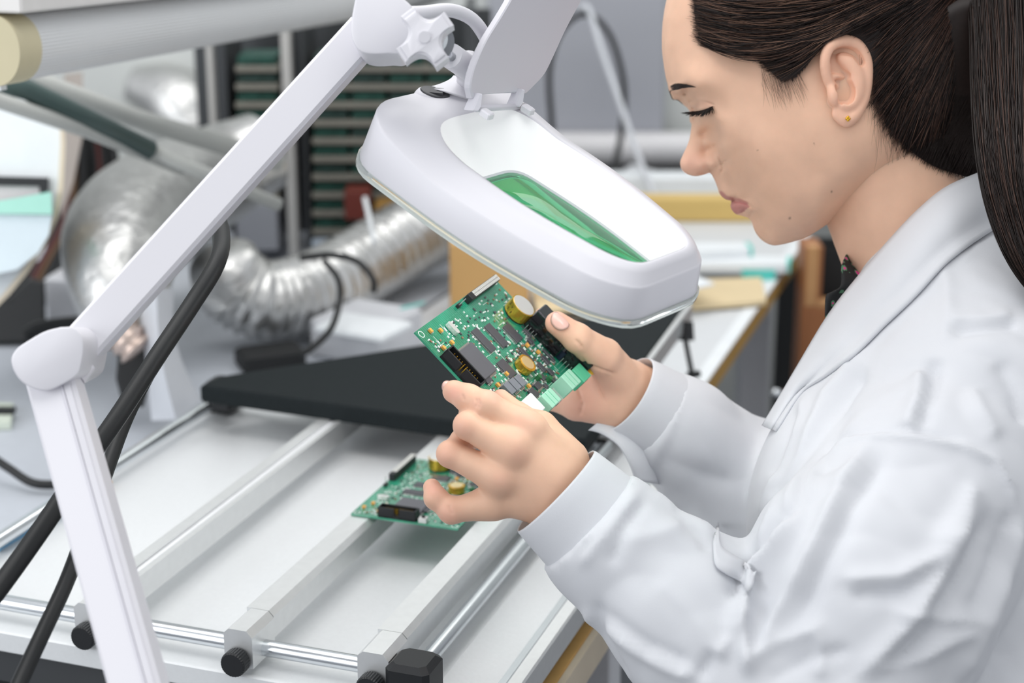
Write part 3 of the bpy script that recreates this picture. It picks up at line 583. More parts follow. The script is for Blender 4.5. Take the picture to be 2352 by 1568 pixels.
# small lamp inside the head: the ring of LEDs lights what is held under the lens
# ------------------------------------------------------------------ circuit boards
M_pcb = None
def pcb_material():
    m = bpy.data.materials.new('green_solder_mask'); m.use_nodes = True; nt = m.node_tree; b = nt.nodes['Principled BSDF']
    b.inputs['Roughness'].default_value = .25; b.inputs['Coat Weight'].default_value = 1; b.inputs['Coat Roughness'].default_value = .12
    tc = nt.nodes.new('ShaderNodeTexCoord')
    v = nt.nodes.new('ShaderNodeTexBrick'); v.inputs['Scale'].default_value = 170; v.inputs['Mortar Size'].default_value = .05; v.inputs['Color1'].default_value = (0, 0, 0, 1); v.inputs['Color2'].default_value = (.15, .15, .15, 1); v.inputs['Mortar'].default_value = (1, 1, 1, 1)
    v.inputs['Row Height'].default_value = .4; v.inputs['Brick Width'].default_value = 1.7; v.offset = .37
    nt.links.new(tc.outputs['Object'], v.inputs['Vector'])
    n = nt.nodes.new('ShaderNodeTexNoise'); n.inputs['Scale'].default_value = 38; n.inputs['Detail'].default_value = 2; nt.links.new(tc.outputs['Object'], n.inputs[0])
    r = nt.nodes.new('ShaderNodeValToRGB'); r.color_ramp.elements[0].position = .42; r.color_ramp.elements[1].position = .62
    r.color_ramp.elements[0].color = (.004, .19, .10, 1); r.color_ramp.elements[1].color = (.012, .29, .165, 1); nt.links.new(n.outputs[0], r.inputs[0])
    mx = nt.nodes.new('ShaderNodeMix'); mx.data_type = 'RGBA'; mx.inputs[7].default_value = (.12, .46, .30, 1); nt.links.new(r.outputs[0], mx.inputs[6])
    ml_ = nt.nodes.new('ShaderNodeMath'); ml_.operation = 'MULTIPLY'; ml_.inputs[1].default_value = .35; nt.links.new(v.outputs[0], ml_.inputs[0]); nt.links.new(ml_.outputs[0], mx.inputs[0])
    nt.links.new(mx.outputs[2], b.inputs['Base Color']); return m
M_pcb = pcb_material()
M_chip = mat('chip_epoxy', (.075, .075, .085), .38, bump=(900, .1, .0002)); M_tin = mat('tinned_metal', (.72, .72, .70), .28, .8); M_gold = mat('gold_sleeve', (.72, .45, .06), .25, .75, var=(40, .2))
M_can = mat('aluminium_can', (.80, .80, .78), .3, .6); M_tant = mat('tantalum_orange', (.75, .38, .08), .4); M_solder = mat('white_solder_print', (.74, .80, .76), .4)
M_gterm = mat('green_terminal', (.10, .52, .30), .4); M_gterm2 = mat('pale_green_terminal', (.38, .72, .54), .4); M_blk = mat('glossy_black_case', (.010, .010, .012), .10, coat=.6)
XA, YA, ZA = np.array([1., 0, 0]), np.array([0, 1., 0]), EZ
mm = .001
def pb(par, nm, a, b_, h0, da, db, h, m, bev=0, label=None, rz=0):
    """box on the board; centre (a, b), size da x db, height h, in mm"""
    q = MB(); c, s = math.cos(math.radians(rz)), math.sin(math.radians(rz))
    q.box((a*mm, b_*mm, (h0+h/2)*mm), np.array([c, s, 0])*da/2*mm, np.array([-s, c, 0])*db/2*mm, ZA*h/2*mm, bev*mm); return q.build(nm, m, par, False, label)
def pc(par, nm, a, b_, h0, r, h, m, n=28, r2=None, label=None):
    q = MB(); q.tube([(a*mm, b_*mm, h0*mm), (a*mm, b_*mm, (h0+h)*mm)], [r*mm, (r2 or r)*mm], n); return q.build(nm, m, par, 'auto', label)
def leads(par, a, b_, da, db, n, side, nm='leads'):
    q = MB()
    for sgn in (-1, 1):
        for i in range(n):
            f = (i+.5)/n-.5
            x, y = (a+f*da, b_+sgn*(db/2+.7)) if side == 'b' else (a+sgn*(da/2+.7), b_+f*db)
            q.box((x*mm, y*mm, .55*mm), XA*(.28*da/n if side == 'b' else .8)*mm, YA*(.8 if side == 'b' else .28*db/n)*mm, ZA*.4*mm)
    o_ = q.build(nm, M_tin, par); o_['kind'] = 'stuff'; return o_
def chip(par, a, b_, da, db, n, side, h=1.6, nm='chip'):
    c = pb(par, nm, a, b_, .3, da, db, h, M_chip, .25); leads(c, a, b_, da, db, n, side)
    if side == 'q': pass
    return c
def make_board(kind):
    root = thing('circuit_board', '', 'circuit board')
    BA, BB = 96, 135
    pb(root, 'substrate', BA/2, BB/2, -1.6, BA, BB, 1.6, M_pcb)
    for (a, b_) in ((4, 4), (92, 4), (4, 131), (92, 131)):
        q = MB(); q.loft([[((a+r*math.cos(t))*mm, (b_+r*math.sin(t))*mm, h*mm) for t in np.linspace(0, 2*math.pi, 20, endpoint=False)] for r, h in ((2.9, .02), (2.9, .09), (2.3, .09), (2.3, .02))], cap=False); q.build('mount_ring', M_solder, root)
    # shrouded pin header on the front edge
    hd_ = thing_part('pin_header', root)
    x0, x1, y0, y1 = 24, 58, 1.0, 10.5
    pb(hd_, 'shroud_floor', (x0+x1)/2, (y0+y1)/2, 0, x1-x0, y1-y0, 2.2, M_black)
    for (a, b_, da, db) in (((x0+x1)/2-9.6, y0+.6, 14.7, 1.2), ((x0+x1)/2+9.6, y0+.6, 14.7, 1.2), ((x0+x1)/2, y1-.6, 34, 1.2), (x0+.6, (y0+y1)/2, 1.2, 9.5), (x1-.6, (y0+y1)/2, 1.2, 9.5)):
        pb(hd_, 'shroud_wall', a, b_, 0, da, db, 9, M_black, .2)
    for i in range(10):
        for j in range(2):
            q = MB(); x, y = x0+5.6+i*2.54, y0+3.4+j*2.54; q.box((x*mm, y*mm, 3.6*mm), XA*.32*mm, YA*.32*mm, ZA*3.6*mm); q.build('pin', M_gold, hd_)
        q = MB(); q.box((x*mm, (y0+3)*mm, -2.6*mm), XA*.4*mm, YA*.4*mm, ZA*1.2*mm); q.build('solder_tail', M_tin, hd_)
    # processor
    c = pb(root, 'processor', 43, 28, .5, 27, 27, 2.6, mat('processor_epoxy', (.11, .11, .125), .3), .5, 'large square processor chip'); leads(c, 43, 28, 27, 27, 26, 'b'); leads(c, 43, 28, 27, 27, 26, 'a')
    # memory chips
    chip(root, 34, 58, 21, 9, 22, 'b'); chip(root, 37, 76, 21, 9, 22, 'b'); chip(root, 43, 96, 16, 10, 14, 'b'); chip(root, 60, 54, 15, 11, 12, 'b')
    # edge connector along the left edge
    q = thing_part('edge_connector', root)
    pb(q, 'connector_body', 3.6, 103, 0, 5.6, 50, 6.5, M_black, .3)
    for i in range(20):
        for j in range(2):
            pb(q, 'contact', 2.35+j*2.5, 85+i*2.25, 6.4, 2.2, 1.55, .5, mat('bright_contact', (.85, .84, .80), .3, .4))
    pb(root, 'jumper', 3.2, 66, 0, 2.6, 5, 2.6, M_black); 
    for j in range(2): pb(root, 'jumper_pin', 3.2, 64.8+j*2.5, 2.6, .6, .6, 6, M_tin)
    # big gold capacitor, with sleeve and can top
    cp = pc(root, 'capacitor', 33, 119, 1.5, 10.2, 9.5, M_gold, 40, label='gold supercapacitor'); pc(cp, 'can_top', 33, 119, 11, 9.3, .5, M_can, 40); pc(cp, 'sleeve_edge', 33, 119, 10.6, 10.3, .45, M_gold, 40); pc(cp, 'base_disc', 33, 119, .1, 9.5, 1.4, M_black, 30)
    for ch, an_, hh_ in (('0', -128, 2.6), ('F', -104, 2.6), ('5', -136, 6.6), ('V', -116, 6.6)):
        cu = bpy.data.curves.new('print', 'FONT'); cu.body = ch; cu.size = .0034; cu.align_x = 'CENTER'; cu.extrude = .00003
        t_ = bpy.data.objects.new('printed_text', cu); dg = None; COL.objects.link(t_)
        an = math.radians(an_); rr = 10.26*mm
        t_.matrix_world = Matrix.Translation((33*mm+rr*math.cos(an), 119*mm+rr*math.sin(an), (hh_+.6)*mm)) @ Matrix.Rotation(an+math.pi/2, 4, 'Z') @ Matrix.Rotation(math.pi/2, 4, 'X')
        bpy.context.view_layer.update(); me = bpy.data.meshes.new_from_object(t_.evaluated_get(bpy.context.evaluated_depsgraph_get())); mw = t_.matrix_world.copy(); bpy.data.objects.remove(t_)
        me.transform(mw); me.materials.clear(); obj('printed_letter', me, M_black, cp)
    # small gold coin capacitor standing near the middle
    c2 = pc(root, 'coin_capacitor', 67, 72, .8, 7.2, 6, M_gold, 32); pc(c2, 'coin_top', 67, 72, 6.8, 5.6, .5, mat('pale_gold', (.80, .66, .36), .3, .6), 32)
    for k_ in range(16): a = k_/16*2*math.pi; pb(c2, 'crimp', 67+7*math.cos(a), 72+7*math.sin(a), 5.4, .9, 2, 1.5, M_gold, 0, None, math.degrees(a))
    # three grey inductors / power chips in a row
    for i in range(3): c = pb(root, 'power_chip', 72+i*.5, 34+i*9, .4, 9.5, 7.6, 4.4, mat('grey_power_chip', (.20, .21, .24), .35), .4); leads(c, 72+i*.5, 34+i*9, 9.5, 7.6, 4, 'a')
    # relays along the right side
    for (a, b_, da, db, h, n_) in ((60, 125, 34, 17, 18, 'relay'), (90, 128, 22, 14, 17, 'relay')):
        r_ = pb(root, n_, a, b_, .4, da, db, h, M_blk, .8)
        for i in range(4): pb(r_, 'relay_pin', a-da/2+3+i*3, b_-db/2-2, 0, .5, .5, 5, M_tin)
    pb(root, 'blue_capacitor', 78.3, 126, .4, 6, 14, 8, mat('dark_blue_case', (.015, .025, .05), .25), .5)
    pc(root, 'disc_varistor', 102, 131, 8, 4.5, 3, mat('amber_disc', (.85, .50, .03), .4), 24)
    # terminals on the far short edge
    for (a, b_, da, db, h, m) in ((99, 112, 13, 15, 12, M_gterm), (97, 90, 13, 17, 14, M_gterm2), (97, 54, 12, 17, 12, M_gterm2)):
        t_ = pb(root, 'terminal_block', a, b_, .1, da, db, h, m, .5)
        for i in range(3): pb(t_, 'terminal_slot', a+da/2-.1, b_-db/2+db*(i+.5)/3, 2, .6, db/5, h*.5, M_black if m is M_gterm else M_gterm)
        for i in (1, 2): pb(t_, 'terminal_groove', a, b_-db/2+db*i/3, h, da*.9, .4, .25, M_gterm)
    u_ = pb(root, 'usb_socket', 98, 71.5, .1, 11, 9, 6, M_tin, .4)
    pb(u_, 'socket_mouth', 103.4, 71.5, 1.2, .6, 7, 3, M_black)
    w_ = pb(root, 'white_socket', 92, 33, .1, 15, 17, 10, mat('white_socket_plastic', (.80, .80, .79), .4), .5); pb(w_, 'socket_mouth', 99.5, 33, 2, .4, 12, 6, M_black)
    # crystal, tactile switch, tantalums, transistors
    q = MB(); q.loft([[((14+dx*(3.4 if k else 3.4)+2.1*math.cos(t)*(1 if True else 0))*mm, (36+0)*mm+2.1*math.sin(t)*mm, h*mm) for dx, t in [(1, t) for t in np.linspace(-math.pi/2, math.pi/2, 9)]+[(-1, t) for t in np.linspace(math.pi/2, 3*math.pi/2, 9)]] for k, h in ((0, .5), (0, 3.6), (1, 4.0))]); q.build('crystal', M_can, root, 'auto')
    sw_ = pb(root, 'tactile_switch', 64, 4, 0, 7, 6.5, 4.2, mat('switch_cover', (.72, .72, .70), .35, .4), .2); pc(sw_, 'switch_button', 64, 4, 4.2, 1.7, 1.2, M_black, 18)
    for da, db in ((-2.6, -2.4), (2.6, -2.4), (-2.6, 2.4), (2.6, 2.4)): pc(sw_, 'switch_dimple', 64+da, 4+db, 4.2, .5, .12, M_black, 8)
    for a, b_ in ((6, 14), (21, 11), (21.5, 24), (57, 99), (66, 104), (63, 49), (65, 30), (10, 24), (80, 60)): 
        t_ = pb(root, 'tantalum', a, b_, .2, 3.2, 2.6, 2.2, M_tant, .2); pb(t_, 'tantalum_end', a+1.9, b_, .1, .7, 2.2, 1.6, M_tin); pb(t_, 'tantalum_end', a-1.9, b_, .1, .7, 2.2, 1.6, M_tin)
    for a, b_, da, db, n, sd in ((62, 88, 14, 4.5, 8, 'b'), (67, 76.5, 10, 4, 5, 'b'), (76, 92, 8, 5, 4, 'b'), (74, 104, 8, 5, 4, 'b'), (82, 83, 5, 5, 4, 'a'), (84, 70, 5, 8, 5, 'a'), (83, 97, 6, 5, 4, 'a'), (73, 112, 12, 3, 1, 'a'), (58, 25, 4, 8, 4, 'a'), (86, 58, 8, 8, 3, 'a'), (50, 112, 8, 4, 4, 'b'), (56, 107, 5, 5, 3, 'a'), (90, 92, 5, 4, 3, 'a'), (88, 78, 4, 4, 3, 'b')):
        chip(root, a, b_, da, db, n, sd, 1.7, 'small_chip')
    for a, b_ in ((80, 76), (86, 86)): pc(root, 'choke', a, b_, .2, 2, 4.5, mat('dark_green_choke', (.03, .16, .06), .4), 14)
    # tiny surface-mount parts, print and solder pads, uncountable at this scale
    r2 = np.random.default_rng(11); sets = {'pale': MB(), 'dark': MB(), 'brown': MB()}
    occ = [(24-2, 58+2, 0, 11), (28, 58, 13, 43), (-1, 8, 76, 128), (22, 44, 108, 130), (46, 78, 116, 132), (81, 101, 107, 123), (59, 75, 65, 79), (84, 101, 24, 42)]
    for i in range(1500):
        a, b_ = r2.uniform(9, 93), r2.uniform(4, 131)
        dens = .30 if a < 52 else (.45 if b_ < 62 else .95)
        if r2.random() > dens or any(o_[0] < a < o_[1] and o_[2] < b_ < o_[3] for o_ in occ): continue
        s_ = sets[r2.choice(['pale', 'pale', 'pale', 'pale', 'dark', 'dark', 'brown'])]; la, lb = r2.uniform(.5, 1.3), r2.uniform(.4, .8)
        if r2.random() < .5: la, lb = lb, la
        s_.box((a*mm, b_*mm, .35*mm), XA*la*mm, YA*lb*mm, ZA*.35*mm)
    for i in range(60):        # white printed outlines and polygons of bare pour
        a, b_ = r2.uniform(10, 90), r2.uniform(4, 131); l_ = r2.uniform(1.5, 5)
        sets['pale'].box((a*mm, b_*mm, .06*mm), (XA if i % 2 else YA)*l_*mm, (YA if i % 2 else XA)*.16*mm, ZA*.05*mm)
    for kname, s_, m in (('pads', sets['pale'], M_solder), ('surface_mounts', sets['dark'], M_chip), ('resistors', sets['brown'], mat('brown_smd', (.28, .16, .10), .4))):
        o_ = s_.build(kname, m, root); o_['kind'] = 'stuff'
    return root
def thing_part(nm, par):
    o = bpy.data.objects.new(nm, None); COL.objects.link(o); o.parent = par; return o
def copy_tree(o, parent=None):
    c = o.copy(); COL.objects.link(c); c.parent = parent
    for ch in list(o.children): copy_tree(ch, c)
    return c
board = make_board(0)
board2 = copy_tree(board)
tag(board, 'green circuit board held up between both hands under the lamp', 'circuit board', 'green circuit boards')
tag(board2, 'green circuit board lying on the aluminium rails of the frame', 'circuit board', 'green circuit boards')
Ab = np.array([.686, .728, -.04]); Ab /= np.linalg.norm(Ab); Bb = np.array([.40, -.30, .866]); Bb -= Ab*(Ab@Bb); Bb /= np.linalg.norm(Bb)
BX, BY = cw(Ab), cw(Bb); BZ = np.cross(BX, BY); BO = U(953, 762, 1.172)
rot_basis(board, BX, BY, BZ, BO)
c, s = math.cos(math.radians(1)), math.sin(math.radians(1))
rot_basis(board2, E1, E2, EZ, W(806, 1179, .8526))
def BP(a, b_, h): return BO+BX*a*mm+BY*b_*mm+BZ*h*mm
# ------------------------------------------------------------------ soft-body modelling: blended round cones meshed on a grid
class Soft:
    def __init__(s, lo, hi, h):
        s.lo = np.array(lo, float); s.h = h; s.n = np.ceil((np.array(hi)-s.lo)/h).astype(int)+1
        s.ax = [s.lo[i]+h*np.arange(s.n[i]) for i in range(3)]
    def field(s): return np.full(s.n, 1.0, np.float32)
    def cone(s, f, a, b, ra, rb, k, sub=False, flat=None):
        """smooth-union (or subtraction) of a tapered capsule into f"""
        a, b = np.array(a, float), np.array(b, float); mr = max(ra, rb)+max(k, s.h)*2.5
        lo = np.minimum(a, b)-mr; hi = np.maximum(a, b)+mr
        i0 = np.clip(((lo-s.lo)/s.h).astype(int), 0, s.n); i1 = np.clip(((hi-s.lo)/s.h).astype(int)+2, 0, s.n)
        if np.any(i1 <= i0): return
        sl = tuple(slice(p, q) for p, q in zip(i0, i1))
        X, Y, Z = (s.ax[i][i0[i]:i1[i]].astype(np.float32) for i in range(3))
        X = X[:, None, None]-np.float32(a[0]); Y = Y[None, :, None]-np.float32(a[1]); Z = Z[None, None, :]-np.float32(a[2])
        d = (b-a).astype(np.float32); L = float(d@d)+1e-12
        t = np.clip((X*d[0]+Y*d[1]+Z*d[2])/L, 0, 1)
        if flat is None: dist = np.sqrt((X-t*d[0])**2+(Y-t*d[1])**2+(Z-t*d[2])**2)
        else:
            u, q = np.array(flat[0], float), flat[1]; u = u/np.linalg.norm(u)      # squash along u by factor q
            ex, ey, ez = X-t*d[0], Y-t*d[1], Z-t*d[2]; pu = ex*u[0]+ey*u[1]+ez*u[2]
            dist = np.sqrt(ex**2+ey**2+ez**2+pu**2*(1/q**2-1))
        dist = dist-(ra+(rb-ra)*t)
        g = f[sl]
        if sub: dist = -dist; hh = np.clip(.5-.5*(dist-g)/k, 0, 1) if False else np.clip(.5+.5*(dist-g)/k, 0, 1); f[sl] = g*(1-hh)+dist*hh+k*hh*(1-hh)
        else: hh = np.clip(.5+.5*(g-dist)/k, 0, 1); f[sl] = g*(1-hh)+dist*hh-k*hh*(1-hh)
    def union(s, f, g, k):
        hh = np.clip(.5+.5*(f-g)/k, 0, 1); return f*(1-hh)+g*hh-k*hh*(1-hh)
    def mesh(s, f):
        """surface nets"""
        ins = f < 0; nx, ny, nz = f.shape
        c = np.zeros((nx-1, ny-1, nz-1), np.uint8); offs = [(i, j, k) for i in (0, 1) for j in (0, 1) for k in (0, 1)]
        for i, j, k in offs: c += ins[i:nx-1+i, j:ny-1+j, k:nz-1+k]
        I = np.argwhere((c > 0) & (c < 8)); idx = np.full(c.shape, -1, np.int32); idx[tuple(I.T)] = np.arange(len(I))
        val = {o: f[I[:, 0]+o[0], I[:, 1]+o[1], I[:, 2]+o[2]] for o in offs}
        acc = np.zeros((len(I), 3)); cnt = np.zeros(len(I))
        for o in offs:
            for ax in range(3):
                if o[ax]: continue
                p = list(o); p[ax] = 1; p = tuple(p); va, vb = val[o], val[p]; m = (va < 0) != (vb < 0)
                t = np.where(m, va/np.where(m, va-vb, 1), 0); q = np.tile(np.array(o, float), (len(I), 1)); q[:, ax] = t
                acc[m] += q[m]; cnt[m] += 1
        V = s.lo+(I+acc/cnt[:, None])*s.h; Fs = []
        for ax in range(3):
            u, v = [(1, 2), (2, 0), (0, 1)][ax]; sa = [slice(None)]*3; sb = [slice(None)]*3; sa[ax] = slice(0, -1); sb[ax] = slice(1, None)
            ch = ins[tuple(sa)] != ins[tuple(sb)]; E = np.argwhere(ch); E = E[(E[:, u] > 0) & (E[:, v] > 0) & (E[:, u] < f.shape[u]-1) & (E[:, v] < f.shape[v]-1)]
            if not len(E): continue
            st_ = ins[tuple(E.T)]; Q = []
            for du, dv in ((1, 1), (0, 1), (0, 0), (1, 0)):
                e = E.copy(); e[:, u] -= du; e[:, v] -= dv; Q.append(idx[tuple(e.T)])
            Q = np.stack(Q, 1); Q[~st_] = Q[~st_][:, ::-1]; Fs.append(Q)
        return V, np.vstack(Fs)
def vnormals(V, Fq):
    n = np.cross(V[Fq[:, 2]]-V[Fq[:, 0]], V[Fq[:, 3]]-V[Fq[:, 1]]); N = np.zeros_like(V)
    for i in range(4): np.add.at(N, Fq[:, i], n)
    return N/(np.linalg.norm(N, axis=1, keepdims=True)+1e-12)
def relax(V, Fq, it=2, lam=.5):
    for _ in range(it):
        A = np.zeros_like(V); C = np.zeros(len(V))
        for i in range(4):
            a, b = Fq[:, i], Fq[:, (i+1) % 4]; np.add.at(A, a, V[b]); np.add.at(A, b, V[a]); np.add.at(C, a, 1); np.add.at(C, b, 1)
        V = V+lam*(A/C[:, None]-V)
    return V
def toPix(P):
    v = P-CAM; z = v@FW; return np.stack([CX+F*(v@RT)/z, CY+F*(v@DN)/z, z], 1)
def np_mesh(name, V, Fq):
    me = bpy.data.meshes.new(name); me.vertices.add(len(V)); me.vertices.foreach_set('co', np.ascontiguousarray(V, np.float32).ravel())
    me.loops.add(Fq.size); me.loops.foreach_set('vertex_index', Fq.ravel().astype(np.int32)); me.polygons.add(len(Fq))
    k = Fq.shape[1]; me.polygons.foreach_set('loop_start', np.arange(0, Fq.size, k, dtype=np.int32)); me.update(calc_edges=True); me.validate(); return me
def set_tint(me, col):
    at = me.attributes.new('tint', 'FLOAT_COLOR', 'POINT'); c = np.ones((len(me.vertices), 4), np.float32); c[:, :3] = col; at.data.foreach_set('color', c.ravel())
def seg_dist(P, poly):
    """distance of 2d points to a polyline, and position along it"""
    poly = np.array(poly, float); best = np.full(len(P), 1e9); along = np.zeros(len(P)); L = np.linalg.norm(np.diff(poly, axis=0), axis=1); S = np.r_[0, np.cumsum(L)]
    for i in range(len(poly)-1):
        a, d = poly[i], poly[i+1]-poly[i]; t = np.clip(((P-a)@d)/(d@d), 0, 1); q = np.linalg.norm(P-(a+t[:, None]*d), axis=1)
        m = q < best; best[m] = q[m]; along[m] = (S[i]+t[m]*L[i])/S[-1]
    return best, along
def in_poly(P, poly):
    poly = np.array(poly, float); c = np.zeros(len(P), bool); x, y = P[:, 0], P[:, 1]; n = len(poly)
    for i in range(n):
        (x1, y1), (x2, y2) = poly[i], poly[i-1]
        if y1 == y2: continue
        c ^= ((y1 > y) != (y2 > y)) & (x < (x2-x1)*(y-y1)/(y2-y1)+x1)
    return c
# ------------------------------------------------------------------ the technician
person = thing('person', 'person in a white lab coat with dark ponytail, holding a circuit board', 'person')
HD = 1.30                                   # depth of the middle plane of the head
SIL = [(1640, -195, 60), (1570, -95, 60), (1537, -20, 60), (1525, 40, 60), (1523, 100, 55), (1528, 150, 45), (1535, 190, 30), (1541, 208, 34), (1566, 222, 30), (1582, 238, 20), (1588, 252, 12), (1590, 273, 8), (1588, 293, 7), (1583, 322, 7), (1573, 346, 8), (1564, 366, 9), (1563, 378, 9.5), (1568, 390, 9), (1581, 400, 8), (1597, 404, 7), (1614, 402, 6), (1631, 397, 8), (1641, 410, 16), (1649, 428, 18), (1653, 440, 18), (1660, 450, 18), (1671, 458, 18), (1681, 461, 16), (1679, 469, 18), (1684, 482, 18), (1693, 491, 20), (1706, 495, 20), (1720, 500, 20), (1729, 511, 19), (1733, 524, 19), (1743, 541, 20), (1757, 554, 22), (1775, 562, 26), (1792, 562, 30), (1828, 553, 40), (1866, 537, 45), (1903, 513, 60), (1960, 475, 70), (2030, 440, 60), (2120, 405, 60), (2182, 350, 60), (2216, 260, 60), (2226, 120, 60), (2206, -30, 60), (2140, -150, 60), (2030, -232, 60), (1900, -264, 60), (1760, -250, 60)]
INT = [(1600, 60, 45), (1600, 140, 45), (1680, 20, 60), (1700, 120, 60), (1800, 80, 67), (1800, -80, 64), (1700, -100, 50), (1950, -100, 70), (2000, 60, 75), (1900, 60, 73), (2100, 100, 60), (2090, -20, 60), (2060, 250, 60), (1900, 160, 72),
       (1563, 205, 27), (1600, 200, 46), (1650, 200, 55), (1720, 200, 62), (1800, 200, 67), (1606, 228, 34), (1640, 232, 48),
       (1606, 250, 33), (1620, 250, 41), (1640, 250, 47), (1665, 255, 52), (1607, 272, 25), (1625, 275, 38), (1645, 278, 46),
       (1602, 300, 8), (1616, 300, 11), (1626, 300, 16), (1642, 300, 34), (1610, 320, 9), (1622, 318, 12), (1662, 304, 47), (1590, 345, 8), (1608, 340, 9.5), (1626, 335, 12), (1635, 340, 15), (1654, 340, 37), (1672, 345, 44), (1590, 380, 9.6), (1612, 385, 12.5), (1636, 380, 16), (1647, 378, 18), (1652, 390, 18), (1667, 372, 35), (1670, 392, 31), (1682, 390, 36), (1704, 385, 44),
       (1700, 300, 56), (1750, 300, 63), (1700, 345, 50), (1750, 365, 60), (1820, 300, 67), (1820, 380, 63), (1880, 300, 70), (1880, 400, 61), (1760, 430, 53), (1722, 430, 39), (1820, 440, 58), (1660, 420, 13), (1680, 430, 20), (1692, 452, 18), (1712, 456, 25), (1728, 474, 28), (1745, 470, 37), (1707, 475, 20), (1724, 480, 25), (1754, 514, 24), (1780, 530, 28), (1790, 495, 45), (1830, 520, 36), (1840, 480, 50), (1880, 480, 48), (1935, 400, 61), (1960, 350, 66), (1930, 250, 72), (2000, 300, 68), (2060, 350, 54)]
_s = np.array(SIL, float); _px = F/HD/1000
# inner row beside the silhouette: w^2 = 2 R d
_t = np.roll(_s[:, :2], -1, 0)-np.roll(_s[:, :2], 1, 0); _t /= np.linalg.norm(_t, axis=1, keepdims=True)
_nr = np.stack([_t[:, 1], -_t[:, 0]], 1); _ctr = np.array([1830., 250.])
if np.mean(np.sum(_nr*(_ctr-_s[:, :2]), 1)) < 0: _nr = -_nr
_dd = np.where(_s[:, 2] < 15, 2.2, 3.5)
_in = _s[:, :2]+_nr*_dd[:, None]*_px
_dense = spline(np.vstack([_s[:, :2], _s[:1, :2]]), 220)[:-1]
CP = np.vstack([_dense, _in, np.array(INT)[:, :2]]); CV = np.r_[np.zeros(len(_dense)), 2*_s[:, 2]*_dd-_dd**2*0, np.array(INT)[:, 2]**2]
def _phi(r): return np.where(r > 0, r*r*np.log(r+1e-9), 0)
_K = _phi(np.linalg.norm((CP[:, None]-CP[None])/300, axis=2)); _n = len(CP)
_Q = np.hstack([np.ones((_n, 1)), CP/300]); _A = np.block([[_K+np.eye(_n)*2e-5, _Q], [_Q.T, np.zeros((3, 3))]])
_X = np.linalg.solve(_A, np.r_[CV, np.zeros(3)])
def head_w(P):
    P = np.atleast_2d(np.array(P, float)); out = np.empty(len(P))
    for i in range(0, len(P), 20000):
        q = P[i:i+20000]; k = _phi(np.linalg.norm((q[:, None]-CP[None])/300, axis=2)); out[i:i+20000] = k@_X[:_n]+_X[_n]+q@_X[_n+1:]/300
    w = np.sqrt(np.maximum(out, .04))
    def groove(line, depth, sig, lo=.0, hi=1.0):
        d, al = seg_dist(P, line); return depth*np.exp(-(d/sig)**2)*np.clip(np.minimum(al+.25, 1.15-al)*4, 0, 1)
    def blob(c, r, a): return a*np.exp(-(((P[:, 0]-c[0])/r[0])**2+((P[:, 1]-c[1])/r[1])**2))
    w = w-groove([(1641, 335), (1651, 358), (1657, 374), (1660, 388), (1654, 398)], 3.2, 3.2)          # crease behind the nostril wing
    w = w+blob((1642, 381), (13, 12), 1.6)
    w = w-groove([(1606, 398), (1620, 396)], 2.2, 3)                                        # nostril
    w = w-groove([(1680, 461), (1698, 462), (1714, 467), (1728, 477)], 2.2, 3.2)            # mouth line
    w = w+blob((1697, 475), (14, 9), 1.5)+blob((1680, 450), (12, 6), 1.0)
    w = w-groove([(1588, 235), (1606, 233), (1624, 235), (1638, 240)], 1.2, 2.6)            # lid fold
    w = w+blob((1608, 246), (20, 8), 1.4)-groove([(1590, 258), (1605, 259), (1622, 255), (1638, 247)], 1.5, 2.6)+blob((1612, 268), (18, 6), .5)
    w = w-blob((1665, 250), (18, 30), .8)+blob((1740, 330), (50, 40), 1.2)
    return np.maximum(w, .2)/1000
NT, NR = 620, 120
_th = np.linspace(-math.pi, math.pi, NT, endpoint=False)
_pa = np.arctan2(_dense[:, 1]-_ctr[1], _dense[:, 0]-_ctr[0]); _pr = np.linalg.norm(_dense-_ctr, axis=1); _o = np.argsort(_pa)
_R = np.interp(_th, np.r_[_pa[_o]-2*math.pi, _pa[_o], _pa[_o]+2*math.pi], np.tile(_pr[_o], 3))
_q = np.linspace(0, 1, NR)[1:]; _rho = 1-(1-_q)**1.75
PX = _ctr+np.stack([np.outer(_rho, _R*np.cos(_th)), np.outer(_rho, _R*np.sin(_th))], 2)     # rings x angles x 2
HW = head_w(PX.reshape(-1, 2)).reshape(PX.shape[:2]); HW[-1] = 0
cw0 = float(head_w(_ctr)[0])
def side(P2, w, sgn):
    """a pixel of the near face and its half width -> near (sgn -1) or mirrored far (sgn +1) point"""
    dpt = HD-w; x = (P2[..., 0]-CX)/F*dpt; y = (P2[..., 1]-CY)/F*dpt
    return CAM+x[..., None]*RT+y[..., None]*DN+(HD+sgn*w)[..., None]*FW
def cap_mesh(P2, w):
    near = side(P2, w, -1).reshape(-1, 3); far = side(P2, w, 1)
    return near, far
near = side(PX, HW, -1); farm = side(PX[:-1], HW[:-1], 1)
nr_ = NR-1; Vh = np.vstack([near.reshape(-1, 3), farm.reshape(-1, 3), side(_ctr[None], np.array([cw0]), -1), side(_ctr[None], np.array([cw0]), 1)])
def idn(i, j): return i*NT+(j % NT)
def idf(i, j): return np.where(i == nr_-1, (nr_-1)*NT, nr_*NT+i*NT)+(j % NT)
ii, jj = np.meshgrid(np.arange(nr_-1), np.arange(NT), indexing='ij'); ii, jj = ii.ravel(), jj.ravel()
Fn = np.stack([idn(ii, jj), idn(ii, jj+1), idn(ii+1, jj+1), idn(ii+1, jj)], 1); Ff = np.stack([idf(ii+1, jj), idf(ii+1, jj+1), idf(ii, jj+1), idf(ii, jj)], 1)
cN, cF = len(Vh)-2, len(Vh)-1; j0 = np.arange(NT)
